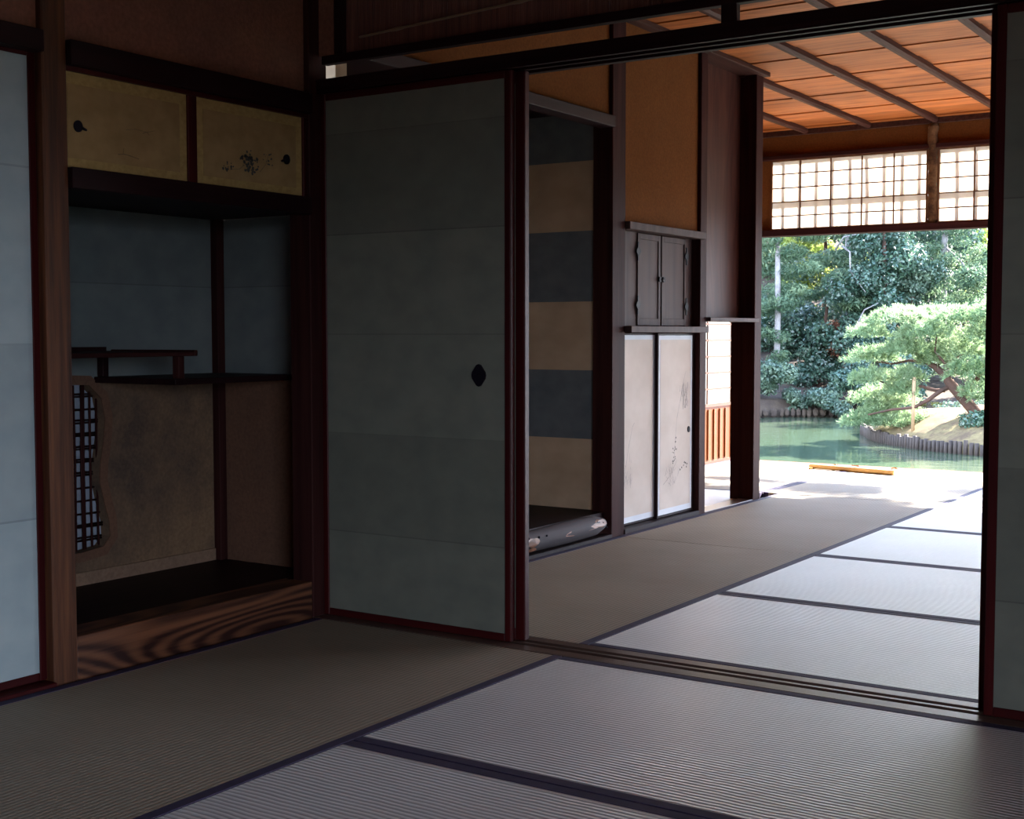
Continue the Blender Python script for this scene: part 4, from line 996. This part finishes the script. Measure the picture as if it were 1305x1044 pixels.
tree('evergreen_tree', 'mid-green tree closing the view behind the dark oak', 'tree', (-11.5, 36.0, .6), [(0, 0, 0), (.1, 0, 2.5), (0, 0, 6)], rb(24, (-13.5, -9.6), (34.8, 36.5), (.6, 6.0), (.5, .9), .8), 20000, .12, M_SHRUB)
tree('evergreen_tree', 'mid-green tree closing the view behind the tall conifer', 'tree', (-8.0, 35.0, .4), [(0, 0, 0), (.1, 0, 2.5), (0, 0, 6)], rb(20, (-10.0, -6.0), (34.2, 36), (.2, 3.6), (.5, .8), .8), 15000, .12, M_CEDAR)
# pine beside the eaves at the right: its branches dapple the floor
tree('garden_pine', 'pine beside the eaves, hidden by the right sliding door', 'tree', (.9, 11.75, -.56), [(0, 0, 0), (.1, 0, 2), (-.2, .05, 4.0), (-.5, .1, 5.2)], [(-.2, 11.9, 3.0, .35, .3, .10), (-.9, 12.0, 3.35, .4, .3, .1), (.5, 11.8, 3.3, .5, .4, .12), (-.3, 12.2, 3.9, .4, .3, .1), (.9, 12.1, 2.7, .4, .3, .1), (1.6, 11.9, 3.2, .5, .4, .12), (-1.3, 12.3, 3.9, .4, .3, .1), (-1.1, 11.9, 3.1, .4, .13, .05), (-1.7, 12.15, 3.3, .45, .14, .06), (-.1, 11.65, 3.2, .4, .10, .05), (-2.0, 11.7, 3.2, .30, .08, .05)], 10500, .12, M_PINE, tm=M_TRUNKP, asp=.25, shell=.1)
# ================================================================== LIGHT
w = bpy.data.worlds.new('sky'); S.world = w; w.use_nodes = True; nt = w.node_tree
bgn = nt.nodes['Background']; tc = N(nt, 'ShaderNodeTexCoord'); sp = N(nt, 'ShaderNodeSeparateXYZ'); nt.links.new(tc.outputs['Generated'], sp.inputs[0])
r = ramp(nt, [(0, (.10, .11, .10)), (.49, (.12, .13, .12)), (.51, (2.0, 2.25, 2.6)), (.68, (.75, .95, 1.3)), (1, (.30, .50, .95))])
ma = N(nt, 'ShaderNodeMath', operation='MULTIPLY_ADD'); ma.inputs[1].default_value = .5; ma.inputs[2].default_value = .5
nt.links.new(sp.outputs[2], ma.inputs[0]); nt.links.new(ma.outputs[0], r.inputs[0]); nt.links.new(r.outputs[0], bgn.inputs['Color'])
bgn.inputs['Strength'].default_value = 4.4
EL, AZ = math.radians(36), math.radians(24)
sd = Vector((math.sin(AZ) * math.cos(EL), math.cos(AZ) * math.cos(EL), math.sin(EL)))   # towards the sun
sun = bpy.data.lights.new('sun', 'SUN'); sun.energy = 40; sun.angle = math.radians(.6); sun.color = (1, .955, .88)
so = bpy.data.objects.new('sun', sun); COL.objects.link(so); so.rotation_euler = sd.to_track_quat('Z', 'Y').to_euler(); so.location = (6, 20, 12)
def portal(name, loc, rot, sx, sy):
    l = bpy.data.lights.new(name, 'AREA'); l.shape = 'RECTANGLE'; l.size = sx; l.size_y = sy; l.cycles.is_portal = True
    o = bpy.data.objects.new(name, l); COL.objects.link(o); o.location = loc; o.rotation_euler = rot
portal('portal_far', (-1.1, 9.36, .83), (math.radians(-90), 0, 0), 6.0, 1.66)
portal('portal_right_far', (2.0, 8.4, .85), (0, math.radians(90), 0), 1.7, 1.8)
portal('portal_right_near', (2.0, -.82, .85), (0, math.radians(90), 0), 1.7, 2.1)

# ================================================================== CAMERA
cam = bpy.data.cameras.new('camera'); cam.sensor_width = 36; cam.lens = 1676.88 * 36 / 1305; cam.clip_start = .02; cam.clip_end = 300
co = bpy.data.objects.new('camera', cam); COL.objects.link(co)
yaw, pit, rol = math.radians(33.36815), math.radians(3.29605), math.radians(-.03119)
f = Vector((-math.sin(yaw) * math.cos(pit), math.cos(yaw) * math.cos(pit), -math.sin(pit))); r0 = Vector((math.cos(yaw), math.sin(yaw), 0)); u0 = r0.cross(f)
r2 = r0 * math.cos(rol) + u0 * math.sin(rol); u2 = -r0 * math.sin(rol) + u0 * math.cos(rol)
co.matrix_world = Matrix(((r2.x, u2.x, -f.x, 0), (r2.y, u2.y, -f.y, 0), (r2.z, u2.z, -f.z, .955), (0, 0, 0, 1)))
S.camera = co
S.view_settings.view_transform = 'Standard'; S.view_settings.look = 'None'; S.view_settings.gamma = 1; S.view_settings.use_curve_mapping = False
S.view_settings.exposure = 0.9
cy_ = S.cycles
cy_.use_denoising = True; cy_.max_bounces = 10; cy_.diffuse_bounces = 6; cy_.glossy_bounces = 4; cy_.transmission_bounces = 6; cy_.sample_clamp_indirect = 6; cy_.caustics_reflective = False; cy_.caustics_refractive = False
try: cy_.denoiser = 'OPENIMAGEDENOISE'
except Exception: pass
